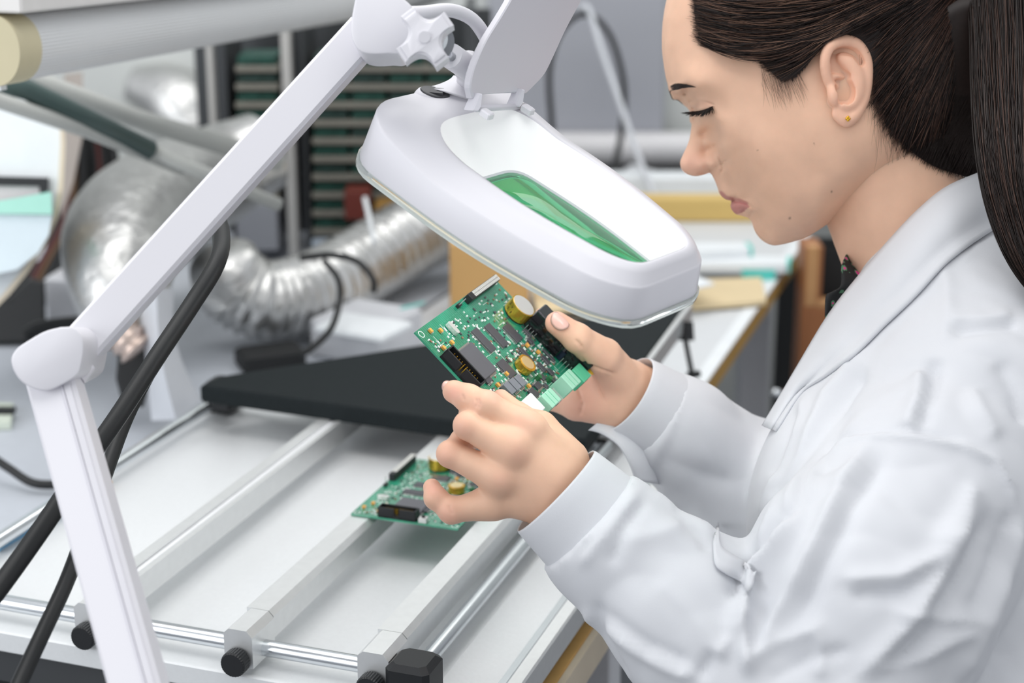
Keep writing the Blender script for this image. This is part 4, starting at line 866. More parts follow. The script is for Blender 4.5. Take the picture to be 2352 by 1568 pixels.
Ft = np.vstack([np.stack([np.full(NT, cN), np.full(NT, cN), (j0+1) % NT, j0], 1)[:, [0, 2, 3, 3]], np.stack([np.full(NT, cF), nr_*NT+j0, nr_*NT+(j0+1) % NT, nr_*NT+(j0+1) % NT], 1)])
# colours of the skin: lips, lid, blush, moles
SKIN = np.array([.80, .505, .355]); LIP = np.array([.50, .19, .18])
HP = [(1588, -300), (1590, -20), (1596, 45), (1606, 92), (1640, 102), (1700, 108), (1735, 128), (1762, 158), (1796, 190), (1822, 186), (1850, 158), (1874, 122), (1893, 96), (1930, 80), (1976, 102), (2000, 150), (2006, 200), (2020, 250), (2050, 300), (2090, 345), (2140, 378), (2240, 420), (2400, 300), (2400, -300)]   # hairline
def skin_cols(P2):
    P = P2.reshape(-1, 2); c = np.tile(SKIN, (len(P), 1))
    def mixc(m, col, k): c[:] = c*(1-(m*k)[:, None])+np.array(col)*(m*k)[:, None]
    lip1 = np.exp(-(seg_dist(P, [(1656, 443), (1668, 454), (1684, 458), (1700, 461), (1714, 467)])[0]/5.0)**4); mixc(lip1, LIP, .75)
    dl = in_poly(P, [(1676, 461), (1700, 463), (1716, 468), (1722, 474), (1706, 488), (1692, 492), (1683, 484)]).astype(float); mixc(dl, LIP, .85)
    mixc(np.exp(-(((P[:, 0]-1590)/45)**2+((P[:, 1]-375)/32)**2)), (.88, .49, .38), .5)
    mixc(np.exp(-(((P[:, 0]-1615)/24)**2+((P[:, 1]-240)/8)**2)), (.52, .30, .22), .5)
    ins_ = in_poly(P, HP); dh = seg_dist(P, HP[1:22])[0]; mixc(np.where(ins_, 1, .45*np.exp(-(dh/9)**2)), (.10, .058, .042), .9)
    for x, y, r in ((1814, 501, 2.6), (1910, 440, 2.2), (2029, 478, 2.0), (1870, 330, 1.6), (1740, 345, 1.5)): mixc(np.exp(-(((P[:, 0]-x)**2+(P[:, 1]-y)**2)/r**2)), (.12, .06, .04), .9)
    return c
colN = skin_cols(PX); colF = skin_cols(PX[:-1]); colH = np.vstack([colN, colF, SKIN[None], SKIN[None]])
parts = [(Vh, [Fn, Ff], colH, Ft)]

# neck
def ell_loft(secs, n=48):
    """secs: (px, py, depth, rx mm, rz mm, axis dir px) elliptical sections square to the axis"""
    V, n_s = [], len(secs)
    for (x, y, d, rx, rz, ang) in secs:
        c = U(x, y, d); u = math.cos(math.radians(ang))*RT+math.sin(math.radians(ang))*DN
        for a in np.linspace(0, 2*math.pi, n, endpoint=False): V.append(c+u*rx*mm*math.cos(a)+FW*rz*mm*math.sin(a))
    Fq = [(i*n+j, i*n+(j+1) % n, (i+1)*n+(j+1) % n, (i+1)*n+j) for i in range(n_s-1) for j in range(n)]
    return np.array(V), np.array(Fq)
nk = spline([(2000, 250, HD, 50, 45, -20), (2025, 370, HD, 54, 50, -26), (2055, 460, HD, 55, 52, -32), (2088, 545, HD, 56, 54, -34), (2130, 630, HD, 60, 60, -36), (2190, 720, HD, 70, 75, -38)], 40)
Vn, Fnk = ell_loft([tuple(r) for r in nk], 64); parts.append((Vn, [Fnk], np.tile(SKIN*.97, (len(Vn), 1)), None))

# ear, built in its own plane: x right, y down (mm), z outward
ES = F/1.228/1000
EO = U(1938, 190, 1.229); eN = -FW*math.cos(.32)+RT*math.sin(.32); eX = RT-eN*(RT@eN); eX /= np.linalg.norm(eX); eY = np.cross(eN, eX); eY = eY if eY@DN > 0 else -eY
def EP(x, y, z): return EO+eX*((x-1938)/ES*mm)*1.04+eY*((y-190)/ES*mm)+eN*z*mm
lo = EO-.05; hi = EO+.05; S = Soft(lo, hi, .0009); f = S.field()
def epath(pts, r, k=.0012, n=14):
    P = spline(pts, n)
    rs = r if hasattr(r, '__len__') else [r]*n
    rs = np.interp(np.linspace(0, 1, n), np.linspace(0, 1, len(rs)), rs)
    for i in range(n-1): S.cone(f, EP(*P[i]), EP(*P[i+1]), rs[i]*mm, rs[i+1]*mm, k)
# bowl of the ear (back plate)
for (x, y, z, r) in ((1930, 150, -1.5, 12), (1950, 150, -.5, 12), (1955, 190, -1, 12), (1945, 225, -2.5, 11), (1940, 262, -2, 8)): S.cone(f, EP(x, y, z-1.5), EP(x-4, y+4, z-1.5), r*mm, r*mm, .003, flat=(eN, .30))
epath([(1916, 200, -1), (1898, 190, .8), (1887, 150, 3.0), (1895, 114, 4.8), (1925, 98, 5.8), (1960, 106, 6.2), (1981, 137, 6.4), (1985, 180, 6.0), (1980, 225, 4.8), (1964, 258, 3.8), (1948, 274, 3)], [2.5, 3.0, 3.6, 4.0, 4.2, 4.2, 4.0, 3.8, 3.6, 3.8, 4.4], k=.0022, n=34)
epath([(1928, 135, 2.0), (1950, 150, 3.2), (1963, 182, 3.8), (1962, 215, 3.4), (1948, 240, 3.2), (1930, 244, 3.0)], [3.4, 4.6, 5.0, 4.6, 3.6, 3.0], k=.004, n=22)     # antihelix
epath([(1903, 182, .4), (1918, 176, 1.0), (1934, 178, 1.2)], [2.2, 2.0, 1.4], n=8)
epath([(1904, 205, 2.0), (1907, 222, 3.0), (1911, 238, 2.2)], [2.6, 3.0, 2.6], k=.003, n=8)                                   # tragus
def ecut(pts, r, n=10, k=.0012):
    P = spline(pts, n)
    for i in range(n-1): S.cone(f, EP(*P[i]), EP(*P[i+1]), r*mm, r*mm, k, sub=True)
ecut([(1917, 208, 3.2), (1921, 222, 3.2), (1925, 232, 3.5)], 3.4)          # ear canal
ecut([(1930, 195, 5.5), (1938, 210, 5.5), (1936, 228, 5.8)], 4.8)          # bowl
ecut([(1906, 164, 4.2), (1922, 166, 4.0), (1940, 176, 4.6)], 2.2)          # upper hollow
ecut([(1902, 146, 6.0), (1908, 128, 6.6), (1928, 121, 7.0), (1952, 126, 7.8), (1966, 146, 8.6)], 2.7, 16)
for (x, y, z, r) in ((1938, 272, 2, 6.2), (1946, 262, 2.2, 6.2), (1926, 262, .5, 6)): S.cone(f, EP(x, y, z), EP(x+2, y+2, z), r*mm, r*mm, .003, flat=(eN, .55))
for (x, y, z) in ((1922, 232, -4), (1918, 150, -6), (1922, 190, -6)): S.cone(f, EP(x, y, z), EP(x-4, y, z-8), 7*mm, 8*mm, .003, flat=(eN, .5))
Ve, Fe = S.mesh(f); Ve = relax(Ve, Fe, 2); ce = np.tile(np.array([.84, .50, .355]), (len(Ve), 1)); parts.append((Ve, [Fe], ce, None))
# hands: chains of joints (px, py, depth, radius mm)
def J(p): return U(p[0], p[1], p[2]), p[3]*mm
def build_hand(palm, fingers, bumps, h, kp=.009):
    pts = np.array([J(p)[0] for c in list(palm)+list(fingers) for p in c]); lo, hi = pts.min(0)-.03, pts.max(0)+.03; S = Soft(lo, hi, h); f = S.field()
    for c in palm:
        for a, b in zip(c[:-1], c[1:]): S.cone(f, J(a)[0], J(b)[0], J(a)[1], J(b)[1], kp)
    allf = None
    for c in fingers:
        g = S.field()
        for i, (a, b) in enumerate(zip(c[:-1], c[1:])): S.cone(g, J(a)[0], J(b)[0], J(a)[1], J(b)[1], .003)
        for a in c[1:-1]: S.cone(g, J(a)[0]-FW*.0012, J(a)[0]-FW*.0010, J(a)[1]*.90, J(a)[1]*.90, .004)
        allf = g if allf is None else S.union(allf, g, .0012)
    f = S.union(f, allf, .0042)
    for b in bumps: S.cone(f, J(b)[0]+FW*.0015, J(b)[0]+FW*.003, J(b)[1], J(b)[1], .012)
    V, Fq = S.mesh(f); V = relax(V, Fq, 2); return V, Fq
dL = .046
L_ = lambda *a: [(x, y, d+dL, r) for x, y, d, r in a]
LF = [L_((1212, 990, 1.095, 12), (1116, 932, 1.090, 10.0), (1075, 914, 1.097, 9.0), (1043, 899, 1.103, 7.9)),
      L_((1175, 1032, 1.083, 12.4), (1074, 977, 1.084, 8.9), (1084, 950, 1.106, 8.0), (1104, 940, 1.122, 7.2)),
      L_((1148, 1095, 1.086, 12), (1034, 1042, 1.090, 8.5), (1062, 1012, 1.112, 7.8), (1094, 1006, 1.128, 7.0)),
      L_((1130, 1155, 1.098, 11), (1037, 1172, 1.098, 8.4), (1001, 1143, 1.100, 7.3), (992, 1119, 1.105, 6.1)),
      L_((1238, 985, 1.122, 12), (1192, 955, 1.132, 8.5), (1150, 914, 1.136, 6.4))]
LPm = [L_((1420, 1265, 1.110, 27), (1350, 1200, 1.107, 26), (1268, 1122, 1.104, 25)),
       L_((1280, 1080, 1.100, 18), (1222, 1000, 1.096, 12.5)), L_((1262, 1095, 1.096, 18), (1190, 1042, 1.088, 12.5)),
       L_((1250, 1115, 1.096, 18), (1166, 1098, 1.090, 12)), L_((1236, 1140, 1.100, 17), (1150, 1148, 1.098, 11.5)),
       L_((1302, 1056, 1.112, 15), (1240, 984, 1.120, 12)), L_((1240, 1065, 1.108, 16), (1165, 1100, 1.104, 13))]
LB = L_((1210, 980, 1.090, 8), (1173, 1028, 1.081, 8.5), (1146, 1093, 1.084, 8), (1128, 1152, 1.094, 7.5))
Vl, Fl = build_hand(LPm, LF, LB, .0011)
dR = .048
R_ = lambda *a: [(x, y, d+dR, r) for x, y, d, r in a]
RF = [R_((1384, 818, 1.228, 14), (1326, 776, 1.212, 10.6), (1279, 742, 1.206, 8.8)),
      R_((1335, 818, 1.275, 12), (1275, 780, 1.284, 9.6), (1252, 745, 1.280, 8.6), (1249, 727, 1.272, 7.6)),
      R_((1325, 852, 1.280, 12), (1262, 832, 1.292, 9.8), (1220, 800, 1.294, 8.8), (1205, 780, 1.292, 8)),
      R_((1315, 890, 1.275, 12), (1252, 872, 1.288, 9.4), (1212, 842, 1.290, 8.4)),
      R_((1318, 930, 1.262, 11), (1268, 915, 1.272, 8.6), (1235, 890, 1.276, 7.6))]
RPm = [R_((1580, 990, 1.285, 27), (1500, 935, 1.275, 26), (1440, 900, 1.268, 25)), R_((1428, 880, 1.252, 18), (1386, 822, 1.234, 15)),
       R_((1430, 880, 1.272, 16), (1338, 822, 1.274, 12)), R_((1425, 900, 1.27, 17), (1328, 856, 1.278, 12)), R_((1420, 915, 1.266, 17), (1318, 892, 1.272, 12)),
       R_((1420, 930, 1.258, 18), (1330, 928, 1.258, 13)), R_((1418, 895, 1.262, 20), (1345, 880, 1.266, 16))]
Vr, Fr_ = build_hand(RPm, RF, [], .0014)
def hand_cols(V, tips, base):
    c = np.tile(np.array(base), (len(V), 1)); P = toPix(V)[:, :2]
    for x, y, r, k in tips: m = k*np.exp(-(((P[:, 0]-x)**2+(P[:, 1]-y)**2)/r**2)); c = c*(1-m[:, None])+np.array([.78, .36, .29])*m[:, None]
    return c
colL = hand_cols(Vl, [(1042, 900, 26, .55), (995, 1120, 24, .5), (1060, 980, 30, .3), (1022, 1045, 30, .3), (1025, 1180, 34, .35), (1200, 970, 30, .25), (1095, 925, 18, .25), (1190, 1040, 24, .18), (1150, 1100, 24, .18), (1140, 897, 24, .5)], SKIN*.97)
colR = hand_cols(Vr, [(1275, 735, 34, .6), (1350, 900, 70, .35), (1320, 940, 50, .35)], SKIN*1.0)
# palm creases of the far hand and finger folds of the near one
def crease(V, Fq, lines, dep, sig, dmax=None):
    N = vnormals(V, Fq); P = toPix(V); fac = (N@FW < .1); out = V.copy()
    for ln in lines:
        d, al = seg_dist(P[:, :2], ln); m = dep*np.exp(-(d/sig)**2)*np.clip(np.minimum(al, 1-al)*6+.25, 0, 1)*fac; out = out-N*m[:, None]
    return out
Vr = crease(Vr, Fr_, [[(1392, 925), (1370, 880), (1352, 850), (1338, 822)], [(1330, 955), (1338, 925), (1326, 890), (1318, 865)], [(1352, 838), (1385, 850), (1412, 858)], [(1322, 780), (1332, 790), (1338, 800)]], .0017, 2.8)
Vl = crease(Vl, Fl, [[(1092, 915), (1096, 925), (1092, 936)], [(1098, 914), (1102, 926), (1099, 938)], [(1062, 906), (1066, 918)], [(1030, 1160), (1040, 1180)]], .0008, 2.6)
parts.append((Vl, [Fl], colL, None)); parts.append((Vr, [Fr_], colR, None))
# trunk and arms inside the coat, joining head and hands into one body
core = [((2130, 640, 1.30, 50), (2200, 900, 1.30, 80)), ((2200, 900, 1.30, 80), (2150, 1700, 1.30, 85)), ((2200, 950, 1.22, 50), (2190, 1120, 1.16, 38)), ((2190, 1120, 1.16, 38), (1870, 1690, 1.115, 30)), ((1870, 1690, 1.115, 30), (1380, 1226, 1.155, 24)),
        ((2200, 950, 1.38, 50), (2150, 1050, 1.45, 36)), ((2150, 1050, 1.45, 36), (1960, 1330, 1.42, 30)), ((1960, 1330, 1.42, 30), (1540, 962, 1.33, 24))]
pts = np.array([U(*p[:3]) for c in core for p in c]); S = Soft(pts.min(0)-.1, pts.max(0)+.1, .008); f = S.field()
for a, b_ in core: S.cone(f, U(*a[:3]), U(*b_[:3]), a[3]*mm, b_[3]*mm, .03)
Vc, Fc = S.mesh(f); parts.append((Vc, [Fc], np.tile(SKIN, (len(Vc), 1)), None))
# join
Vall, Fq_all, Ft_all, cols, off = [], [], [], [], 0
for V, Fs, c, tri in parts:
    Vall.append(V); cols.append(c)
    for q in Fs: Fq_all.append(q+off)
    if tri is not None: Ft_all.append(tri[:, :3]+off)
    off += len(V)
Vall, cols, Fq_all = np.vstack(Vall), np.vstack(cols), np.vstack(Fq_all)
me = bpy.data.meshes.new('body'); Ft_all = np.vstack(Ft_all)
me.vertices.add(len(Vall)); me.vertices.foreach_set('co', Vall.astype(np.float32).ravel())
lp = np.r_[Fq_all.ravel(), Ft_all.ravel()].astype(np.int32); me.loops.add(len(lp)); me.loops.foreach_set('vertex_index', lp)
me.polygons.add(len(Fq_all)+len(Ft_all)); me.polygons.foreach_set('loop_start', np.r_[np.arange(len(Fq_all))*4, len(Fq_all)*4+np.arange(len(Ft_all))*3].astype(np.int32))
me.update(calc_edges=True); me.validate()
bm = bmesh.new(); bm.from_mesh(me); bmesh.ops.recalc_face_normals(bm, faces=bm.faces[:]); bm.to_mesh(me); bm.free()
set_tint(me, cols)
def skin_material():
    m = bpy.data.materials.new('skin'); m.use_nodes = True; nt = m.node_tree; b = nt.nodes['Principled BSDF']
    at = nt.nodes.new('ShaderNodeAttribute'); at.attribute_name = 'tint'
    tc = nt.nodes.new('ShaderNodeTexCoord'); n = nt.nodes.new('ShaderNodeTexNoise'); n.inputs['Scale'].default_value = 70; n.inputs['Detail'].default_value = 5; nt.links.new(tc.outputs['Object'], n.inputs[0])
    mr = nt.nodes.new('ShaderNodeMapRange'); mr.inputs[3].default_value = .90; mr.inputs[4].default_value = 1.08; nt.links.new(n.outputs[0], mr.inputs[0])
    mu = nt.nodes.new('ShaderNodeMix'); mu.data_type = 'RGBA'; mu.blend_type = 'MULTIPLY'; mu.inputs[0].default_value = 1; nt.links.new(at.outputs['Color'], mu.inputs[6]); nt.links.new(mr.outputs[0], mu.inputs[7])
    nt.links.new(mu.outputs[2], b.inputs['Base Color']); b.inputs['Roughness'].default_value = .48; b.inputs['Specular IOR Level'].default_value = .35
    b.inputs['Subsurface Weight'].default_value = .18; b.inputs['Subsurface Radius'].default_value = (1, .4, .25); b.inputs['Subsurface Scale'].default_value = .004
    n2 = nt.nodes.new('ShaderNodeTexNoise'); n2.inputs['Scale'].default_value = 900; bu = nt.nodes.new('ShaderNodeBump'); bu.inputs['Strength'].default_value = .12; bu.inputs['Distance'].default_value = .0004
    nt.links.new(tc.outputs['Object'], n2.inputs[0]); nt.links.new(n2.outputs[0], bu.inputs['Height']); nt.links.new(bu.outputs[0], b.inputs['Normal']); return m
body = obj('body', me, skin_material(), person, True)
# nails
M_nail = mat('fingernail', (.80, .50, .43), .25, coat=.3)
def nail(x, y, d, ang, l, w, tilt):
    c = U(x, y, d); u = math.cos(math.radians(ang))*RT+math.sin(math.radians(ang))*DN; nrm = -FW+tilt[0]*RT+tilt[1]*DN; nrm -= u*(nrm@u); nrm /= np.linalg.norm(nrm); v = np.cross(nrm, u)
    b = MB(); rg = []
    for t in np.linspace(.05, 1, 6): rg.append([c+u*l*t*math.cos(a)*(abs(math.cos(a))**-.25 if abs(math.cos(a)) > .2 else 1)*.9+v*w*t*math.sin(a)+nrm*(.0012*(1-t*t)-.6*(w*t*math.sin(a))**2/w) for a in np.linspace(0, 2*math.pi, 24, endpoint=False)])
    b.loft(rg); b.build('fingernail', M_nail, body, True)
nail(1288, 735, 1.2455, 42, .0085, .0062, (.35, -.5)); nail(1033, 889, 1.1475, 30, .0062, .0045, (-.45, -.55)); nail(985, 1122, 1.1485, -75, .0052, .0036, (-.9, 0))
# gold stud earring
b = MB(); ec = EP(1937, 275, 6.6)
for dx, dy in ((0, 0), (1.1, 0), (-1.1, 0), (0, 1.1), (0, -1.1)): b.tube([ec+eX*dx*mm+eY*dy*mm+eN*z*mm for z in (-.4, .2, .6, .9)], [.0009, .0010, .0008, .0003], 8)
b.build('earring', mat('gold', (.85, .50, .05), .2, 1), person, True, 'small gold flower stud earring')
# ------------------------------------------------------------------ lab coat
from mathutils.bvhtree import BVHTree
M_coat = mat('white_cotton', (.64, .65, .68), .85, bump=(1400, .22, .0003), var=(9, .025), spec=.25)
CT = [  # (px, py, depth, r mm) -> (px, py, depth, r mm), blend
    ((2100, 700, 1.300, 38), (2055, 1150, 1.300, 98), .04), ((2100, 720, 1.250, 40), (2070, 1150, 1.225, 90), .04), ((2100, 720, 1.350, 40), (2060, 1150, 1.375, 95), .04),
    ((2055, 1150, 1.300, 98), (2010, 1780, 1.300, 118), .04), ((2060, 1150, 1.225, 95), (2030, 1780, 1.22, 112), .04), ((2060, 1150, 1.375, 95), (2020, 1780, 1.38, 112), .04),
    ((2330, 820, 1.300, 105), (2340, 1780, 1.30, 150), .05), ((2330, 900, 1.230, 95), (2340, 1780, 1.22, 130), .05), ((2330, 900, 1.370, 95), (2340, 1780, 1.38, 130), .05),
    ((2165, 600, 1.295, 48), (2290, 800, 1.285, 100), .03), ((2180, 640, 1.27, 48), (2220, 960, 1.20, 82), .03), ((2180, 640, 1.33, 48), (2220, 960, 1.40, 82), .03),
    # near sleeve
    ((2190, 1050, 1.185, 74), (2150, 1130, 1.160, 78), -.02), ((2150, 1130, 1.160, 78), (1995, 1345, 1.125, 79), -.02), ((1995, 1345, 1.125, 79), (1890, 1700, 1.112, 74), -.02), ((1890, 1700, 1.112, 74), (1600, 1425, 1.138, 56), -.012), ((1600, 1425, 1.138, 56), (1400, 1245, 1.150, 44), -.015), ((1400, 1245, 1.150, 44), (1268, 1118, 1.150, 38.5), -.01),
    # far sleeve
    ((2160, 1030, 1.450, 75), (1990, 1350, 1.430, 74), .03), ((1990, 1350, 1.430, 74), (1725, 1135, 1.370, 56), .02), ((1725, 1135, 1.370, 56), (1560, 992, 1.335, 42), .012), ((1560, 992, 1.335, 42), (1432, 900, 1.310, 33), .01)]
pts = np.array([U(*p[:3]) for a, b_, k in CT for p in (a, b_)]); rm = .16
lo = pts.min(0)-rm; hi = pts.max(0)+rm; lo[2] = max(lo[2], U(2010, 1850, 1.3)[2]); S = Soft(lo, hi, .0031); f = S.field()
arm_f = S.field()
for a, b_, k in CT: S.cone(f if k > 0 else arm_f, U(*a[:3]), U(*b_[:3]), a[3]*mm, b_[3]*mm, abs(k))   # negative blend marks the near sleeve
f = S.union(f, arm_f, .007)
# flat cuff ends: cut beyond the wrist planes, then hollow the sleeves
GX, GY, GZ = np.meshgrid(*S.ax, indexing='ij', sparse=True)
def halfspace_cut(c, d, rad):
    """remove material beyond c along d, within rad of c"""
    global f
    d = d/np.linalg.norm(d); dist = (GX-c[0])*d[0]+(GY-c[1])*d[1]+(GZ-c[2])*d[2]; far_ = np.sqrt((GX-c[0])**2+(GY-c[1])**2+(GZ-c[2])**2) < rad
    f = np.where(far_, np.maximum(f, dist), f).astype(np.float32)
cl, dl = U(1276, 1126, 1.150), U(1276, 1126, 1.150)-U(1400, 1245, 1.152); dl /= np.linalg.norm(dl); halfspace_cut(cl-dl*.03, dl, .09)
cr, dr = U(1437, 903, 1.311), U(1437, 903, 1.311)-U(1560, 985, 1.330); dr /= np.linalg.norm(dr); halfspace_cut(cr-dr*.028, dr, .09)
Vk, Fk = S.mesh(f); Vk = relax(Vk, Fk, 3)
# folds: (polyline px, height mm, width px); ridges and valleys as the cloth lies
FOLDS = [
    # near sleeve, forearm
    ([(1365, 1040), (1330, 1120), (1330, 1250), (1310, 1340)], 0, 10),
    ([(1262, 1108), (1300, 1180), (1318, 1290)], -.9, 9), ([(1470, 1118), (1420, 1180), (1330, 1300)], 3.2, 16), ([(1445, 1130), (1395, 1190), (1325, 1285)], -2.6, 11), ([(1482, 1150), (1440, 1200), (1400, 1300)], -2.2, 14),
    ([(1380, 1420), (1480, 1500), (1560, 1545), (1610, 1550)], 3.0, 15), ([(1390, 1405), (1500, 1485), (1590, 1525)], -2.0, 14), ([(1640, 1510), (1690, 1440), (1705, 1400)], 4.5, 18), ([(1600, 1560), (1650, 1490), (1680, 1440)], -3, 16), ([(1430, 1240), (1520, 1230), (1570, 1210)], 1.8, 26),
    ([(1350, 1390), (1362, 1470), (1410, 1568)], 2.2, 14), ([(1372, 1380), (1385, 1460), (1440, 1560)], -2.4, 14), ([(1500, 1330), (1600, 1420), (1680, 1520)], 1.5, 30),
    # elbow crook and upper arm
    ([(1850, 1170), (1790, 1250), (1735, 1310), (1705, 1390), (1712, 1490), (1730, 1560)], 6, 20), ([(1835, 1165), (1775, 1240), (1715, 1300), (1682, 1385)], -6, 18),
    ([(2010, 1010), (1935, 1120), (1870, 1260), (1800, 1400), (1740, 1520)], 4.2, 22), ([(2040, 1040), (1960, 1160), (1895, 1300), (1830, 1440)], -3.0, 22),
    ([(1930, 1330), (2060, 1325), (2150, 1280), (2210, 1210)], 3.5, 22), ([(1950, 1365), (2080, 1360), (2170, 1300)], -2.4, 20), ([(2150, 1260), (2200, 1180), (2240, 1110)], 3.0, 20),
    ([(2240, 1140), (2170, 1300), (2080, 1440), (1960, 1560)], 4.5, 24), ([(2275, 1160), (2210, 1320), (2120, 1460), (2010, 1568)], -3.5, 24), ([(2345, 1180), (2310, 1300), (2260, 1420), (2200, 1568)], 4.2, 24), ([(2320, 1170), (2280, 1300), (2230, 1420)], -3.0, 20),
    ([(2050, 1400), (2150, 1420), (2260, 1420)], 2.5, 18), ([(2010, 1545), (2130, 1500), (2240, 1440)], 3.0, 18), ([(1700, 1540), (1790, 1480), (1880, 1440)], 2.6, 20), ([(1760, 1568), (1860, 1510), (1960, 1490)], -2.0, 18), ([(1870, 1420), (1890, 1480), (1880, 1560)], 2.0, 16),
    # shoulder seam
    ([(1850, 1170), (1862, 1100), (1890, 1045), (1945, 1014), (2030, 1003), (2120, 1008), (2210, 1025), (2285, 1060), (2320, 1115), (2335, 1180)], 2.6, 9), ([(1842, 1165), (1852, 1095), (1882, 1035), (1940, 1003), (2030, 992), (2120, 996), (2215, 1014)], -2.2, 8),
    # chest
    ([(2000, 800), (1960, 840), (1905, 910), (1870, 1000), (1830, 1110), (1790, 1260)], 4.0, 20), ([(1990, 840), (1950, 900), (1915, 990), (1870, 1090)], -4.0, 20), ([(2120, 850), (2110, 930), (2080, 1000)], 4.0, 20), ([(2150, 820), (2140, 900), (2110, 985)], -3.6, 18),
    ([(2180, 740), (2240, 735), (2330, 725)], 2.4, 16), ([(2185, 765), (2260, 758), (2340, 742)], -2.6, 14), ([(2170, 610), (2180, 700), (2170, 800)], 1.8, 18), ([(2230, 890), (2250, 950), (2290, 1010)], 2.2, 18), ([(2290, 830), (2330, 900), (2350, 980)], -2.4, 18),
    ([(1855, 900), (1830, 990), (1790, 1080), (1745, 1200)], 2.6, 16), ([(1835, 930), (1810, 1010), (1775, 1100)], -2.4, 14), ([(1800, 1130), (1760, 1220), (1742, 1290)], 3.0, 12),
    # far sleeve
    ([(1565, 905), (1530, 1000), (1480, 1090)], 1.6, 12), ([(1580, 915), (1545, 1010), (1500, 1100)], -1.4, 10), ([(1520, 1050), (1610, 1090), (1690, 1110)], -2.0, 26), ([(1500, 1120), (1570, 1180), (1640, 1230)], 2.0, 16), ([(1540, 1160), (1600, 1230), (1630, 1270)], -1.8, 12)]
Nk = vnormals(Vk, Fk); PK = toPix(Vk); fac = np.clip(-(Nk@FW)*2+.3, 0, 1)
# keep far-sleeve folds off the near sleeve and the other way round by depth
disp = np.zeros(len(Vk)); zk = PK[:, 2]
for ln, hgt, wd_ in FOLDS:
    if not hgt: continue
    P_ = np.array(ln, float); d, al = seg_dist(PK[:, :2], ln); disp += 1.85*hgt*mm*np.exp(-(d/wd_)**1.5)*np.clip(np.minimum(al, 1-al)*7+.12, 0, 1)
# broad soft undulation of loose cotton
def vnoise(P, s, seed):
    r = np.random.default_rng(seed); out = 0
    for i in range(5): k = r.normal(size=3)*s; out = out+np.sin(P@k+r.uniform(0, 6.3))
    return out/5
disp += (vnoise(Vk, 42, 3)*1.8+np.abs(vnoise(Vk, 75, 5))*3.0+vnoise(Vk, 150, 8)*.5)*mm
nearcuff = np.minimum(np.linalg.norm(Vk-cl, axis=1), np.linalg.norm(Vk-cr, axis=1)); disp *= np.clip((nearcuff-.03)/.05, .12, 1)
Vk = Vk+Nk*(disp*fac)[:, None]; Vk = relax(Vk, Fk, 1, .4)
me = np_mesh('lab_coat', Vk, Fk); coat = obj('lab_coat', me, M_coat, person, True, 'white cotton lab coat')
bvh = BVHTree.FromPolygons([tuple(v) for v in Vk], [tuple(q) for q in Fk.tolist()])
def coat_depth(x, y, default=1.25):
    r = ray(x, y); h = bvh.ray_cast(Vector(CAM), Vector(r).normalized()); return default if h[0] is None else float((np.array(h[0])-CAM)@FW)
def sheet_mesh(name, rows, m, parent, th=.0016, label=None, sm=True):
    """rows: list of lists of world points -> thick cloth sheet"""
    R_ = np.array(rows); nI, nJ = R_.shape[:2]; g = lambda i, j: i*nJ+j
    Fq = np.array([(g(i, j), g(i, j+1), g(i+1, j+1), g(i+1, j)) for i in range(nI-1) for j in range(nJ-1)]); V = R_.reshape(-1, 3); N = vnormals(V, Fq)
    if np.mean(N@FW) > 0: N = -N
    b = MB(); b.add(V+N*th/2, [tuple(q) for q in Fq]); b.add(V-N*th/2, [tuple(q[::-1]) for q in Fq]); o = nI*nJ
    ed = [g(0, j) for j in range(nJ)]+[g(i, nJ-1) for i in range(1, nI)]+[g(nI-1, j) for j in range(nJ-2, -1, -1)]+[g(i, 0) for i in range(nI-2, 0, -1)]
    for a, c in zip(ed, ed[1:]+ed[:1]): b.f.append((a, c, c+o, a+o))
    return b.build(name, m, parent, sm, label)
# collar and lapel, one turned strip from the nape down to the chest
inn = spline([(2262, 392, 1.270), (2238, 402, 1.252), (2170, 433, 1.240), (2105, 487, 1.236), (2040, 556, 1.238), (1975, 632, 1.246), (1905, 722, 1.250), (1835, 838, 1.252), (1790, 915, 1.256), (1752, 978, 1.262)], 40)
out_ = spline([(2330, 505, 0), (2282, 528, 0), (2215, 572, 0), (2165, 612, 0), (2100, 682, 0), (2030, 748, 0), (1965, 812, 0), (1890, 868, 0), (1838, 905, 0), (1782, 990, 0)], 40)
rows = []
for k_ in range(40):
    a, c = inn[k_], out_[k_]; dc = min(coat_depth(c[0], c[1], 1.24), a[2]+.02)-.004; row = []
    for t in np.linspace(0, 1, 14):
        x, y = a[0]+(c[0]-a[0])*t, a[1]+(c[1]-a[1])*t; d = a[2]+(dc-a[2])*t-.010*math.sin(math.pi*min(t*1.25, 1))
        d = min(d, coat_depth(x, y, 9)-.0035); row.append(U(x, y, d))
    rows.append(row)
sheet_mesh('collar', rows, M_coat, coat, .0022)
# stand of the collar behind the neck and inner far side
rows = [[U(x, y, d) for x, y, d in spline([(a[0]+6, a[1]+4, a[2]+.004), (a[0]+26, a[1]+10, HD), (a[0]+14, a[1]+6, 2*HD-a[2])], 10)] for a in inn[:12]]
sheet_mesh('collar_stand', rows, M_coat, coat, .0016)
# chest pocket edge and hem line near the elbow
pk = spline([(1650, 1200, 0), (1655, 1250, 0), (1680, 1272, 0), (1712, 1290, 0), (1728, 1312, 0), (1738, 1310, 0)], 26); rows = []
for (x, y, _) in pk: rows.append([U(x+dx, y+dy, coat_depth(x+dx, y+dy, 1.24)-.0045) for dx, dy in ((0, 0), (-3, 10), (-7, 26), (-12, 44))])
sheet_mesh('pocket', rows, M_coat, coat, .0018)
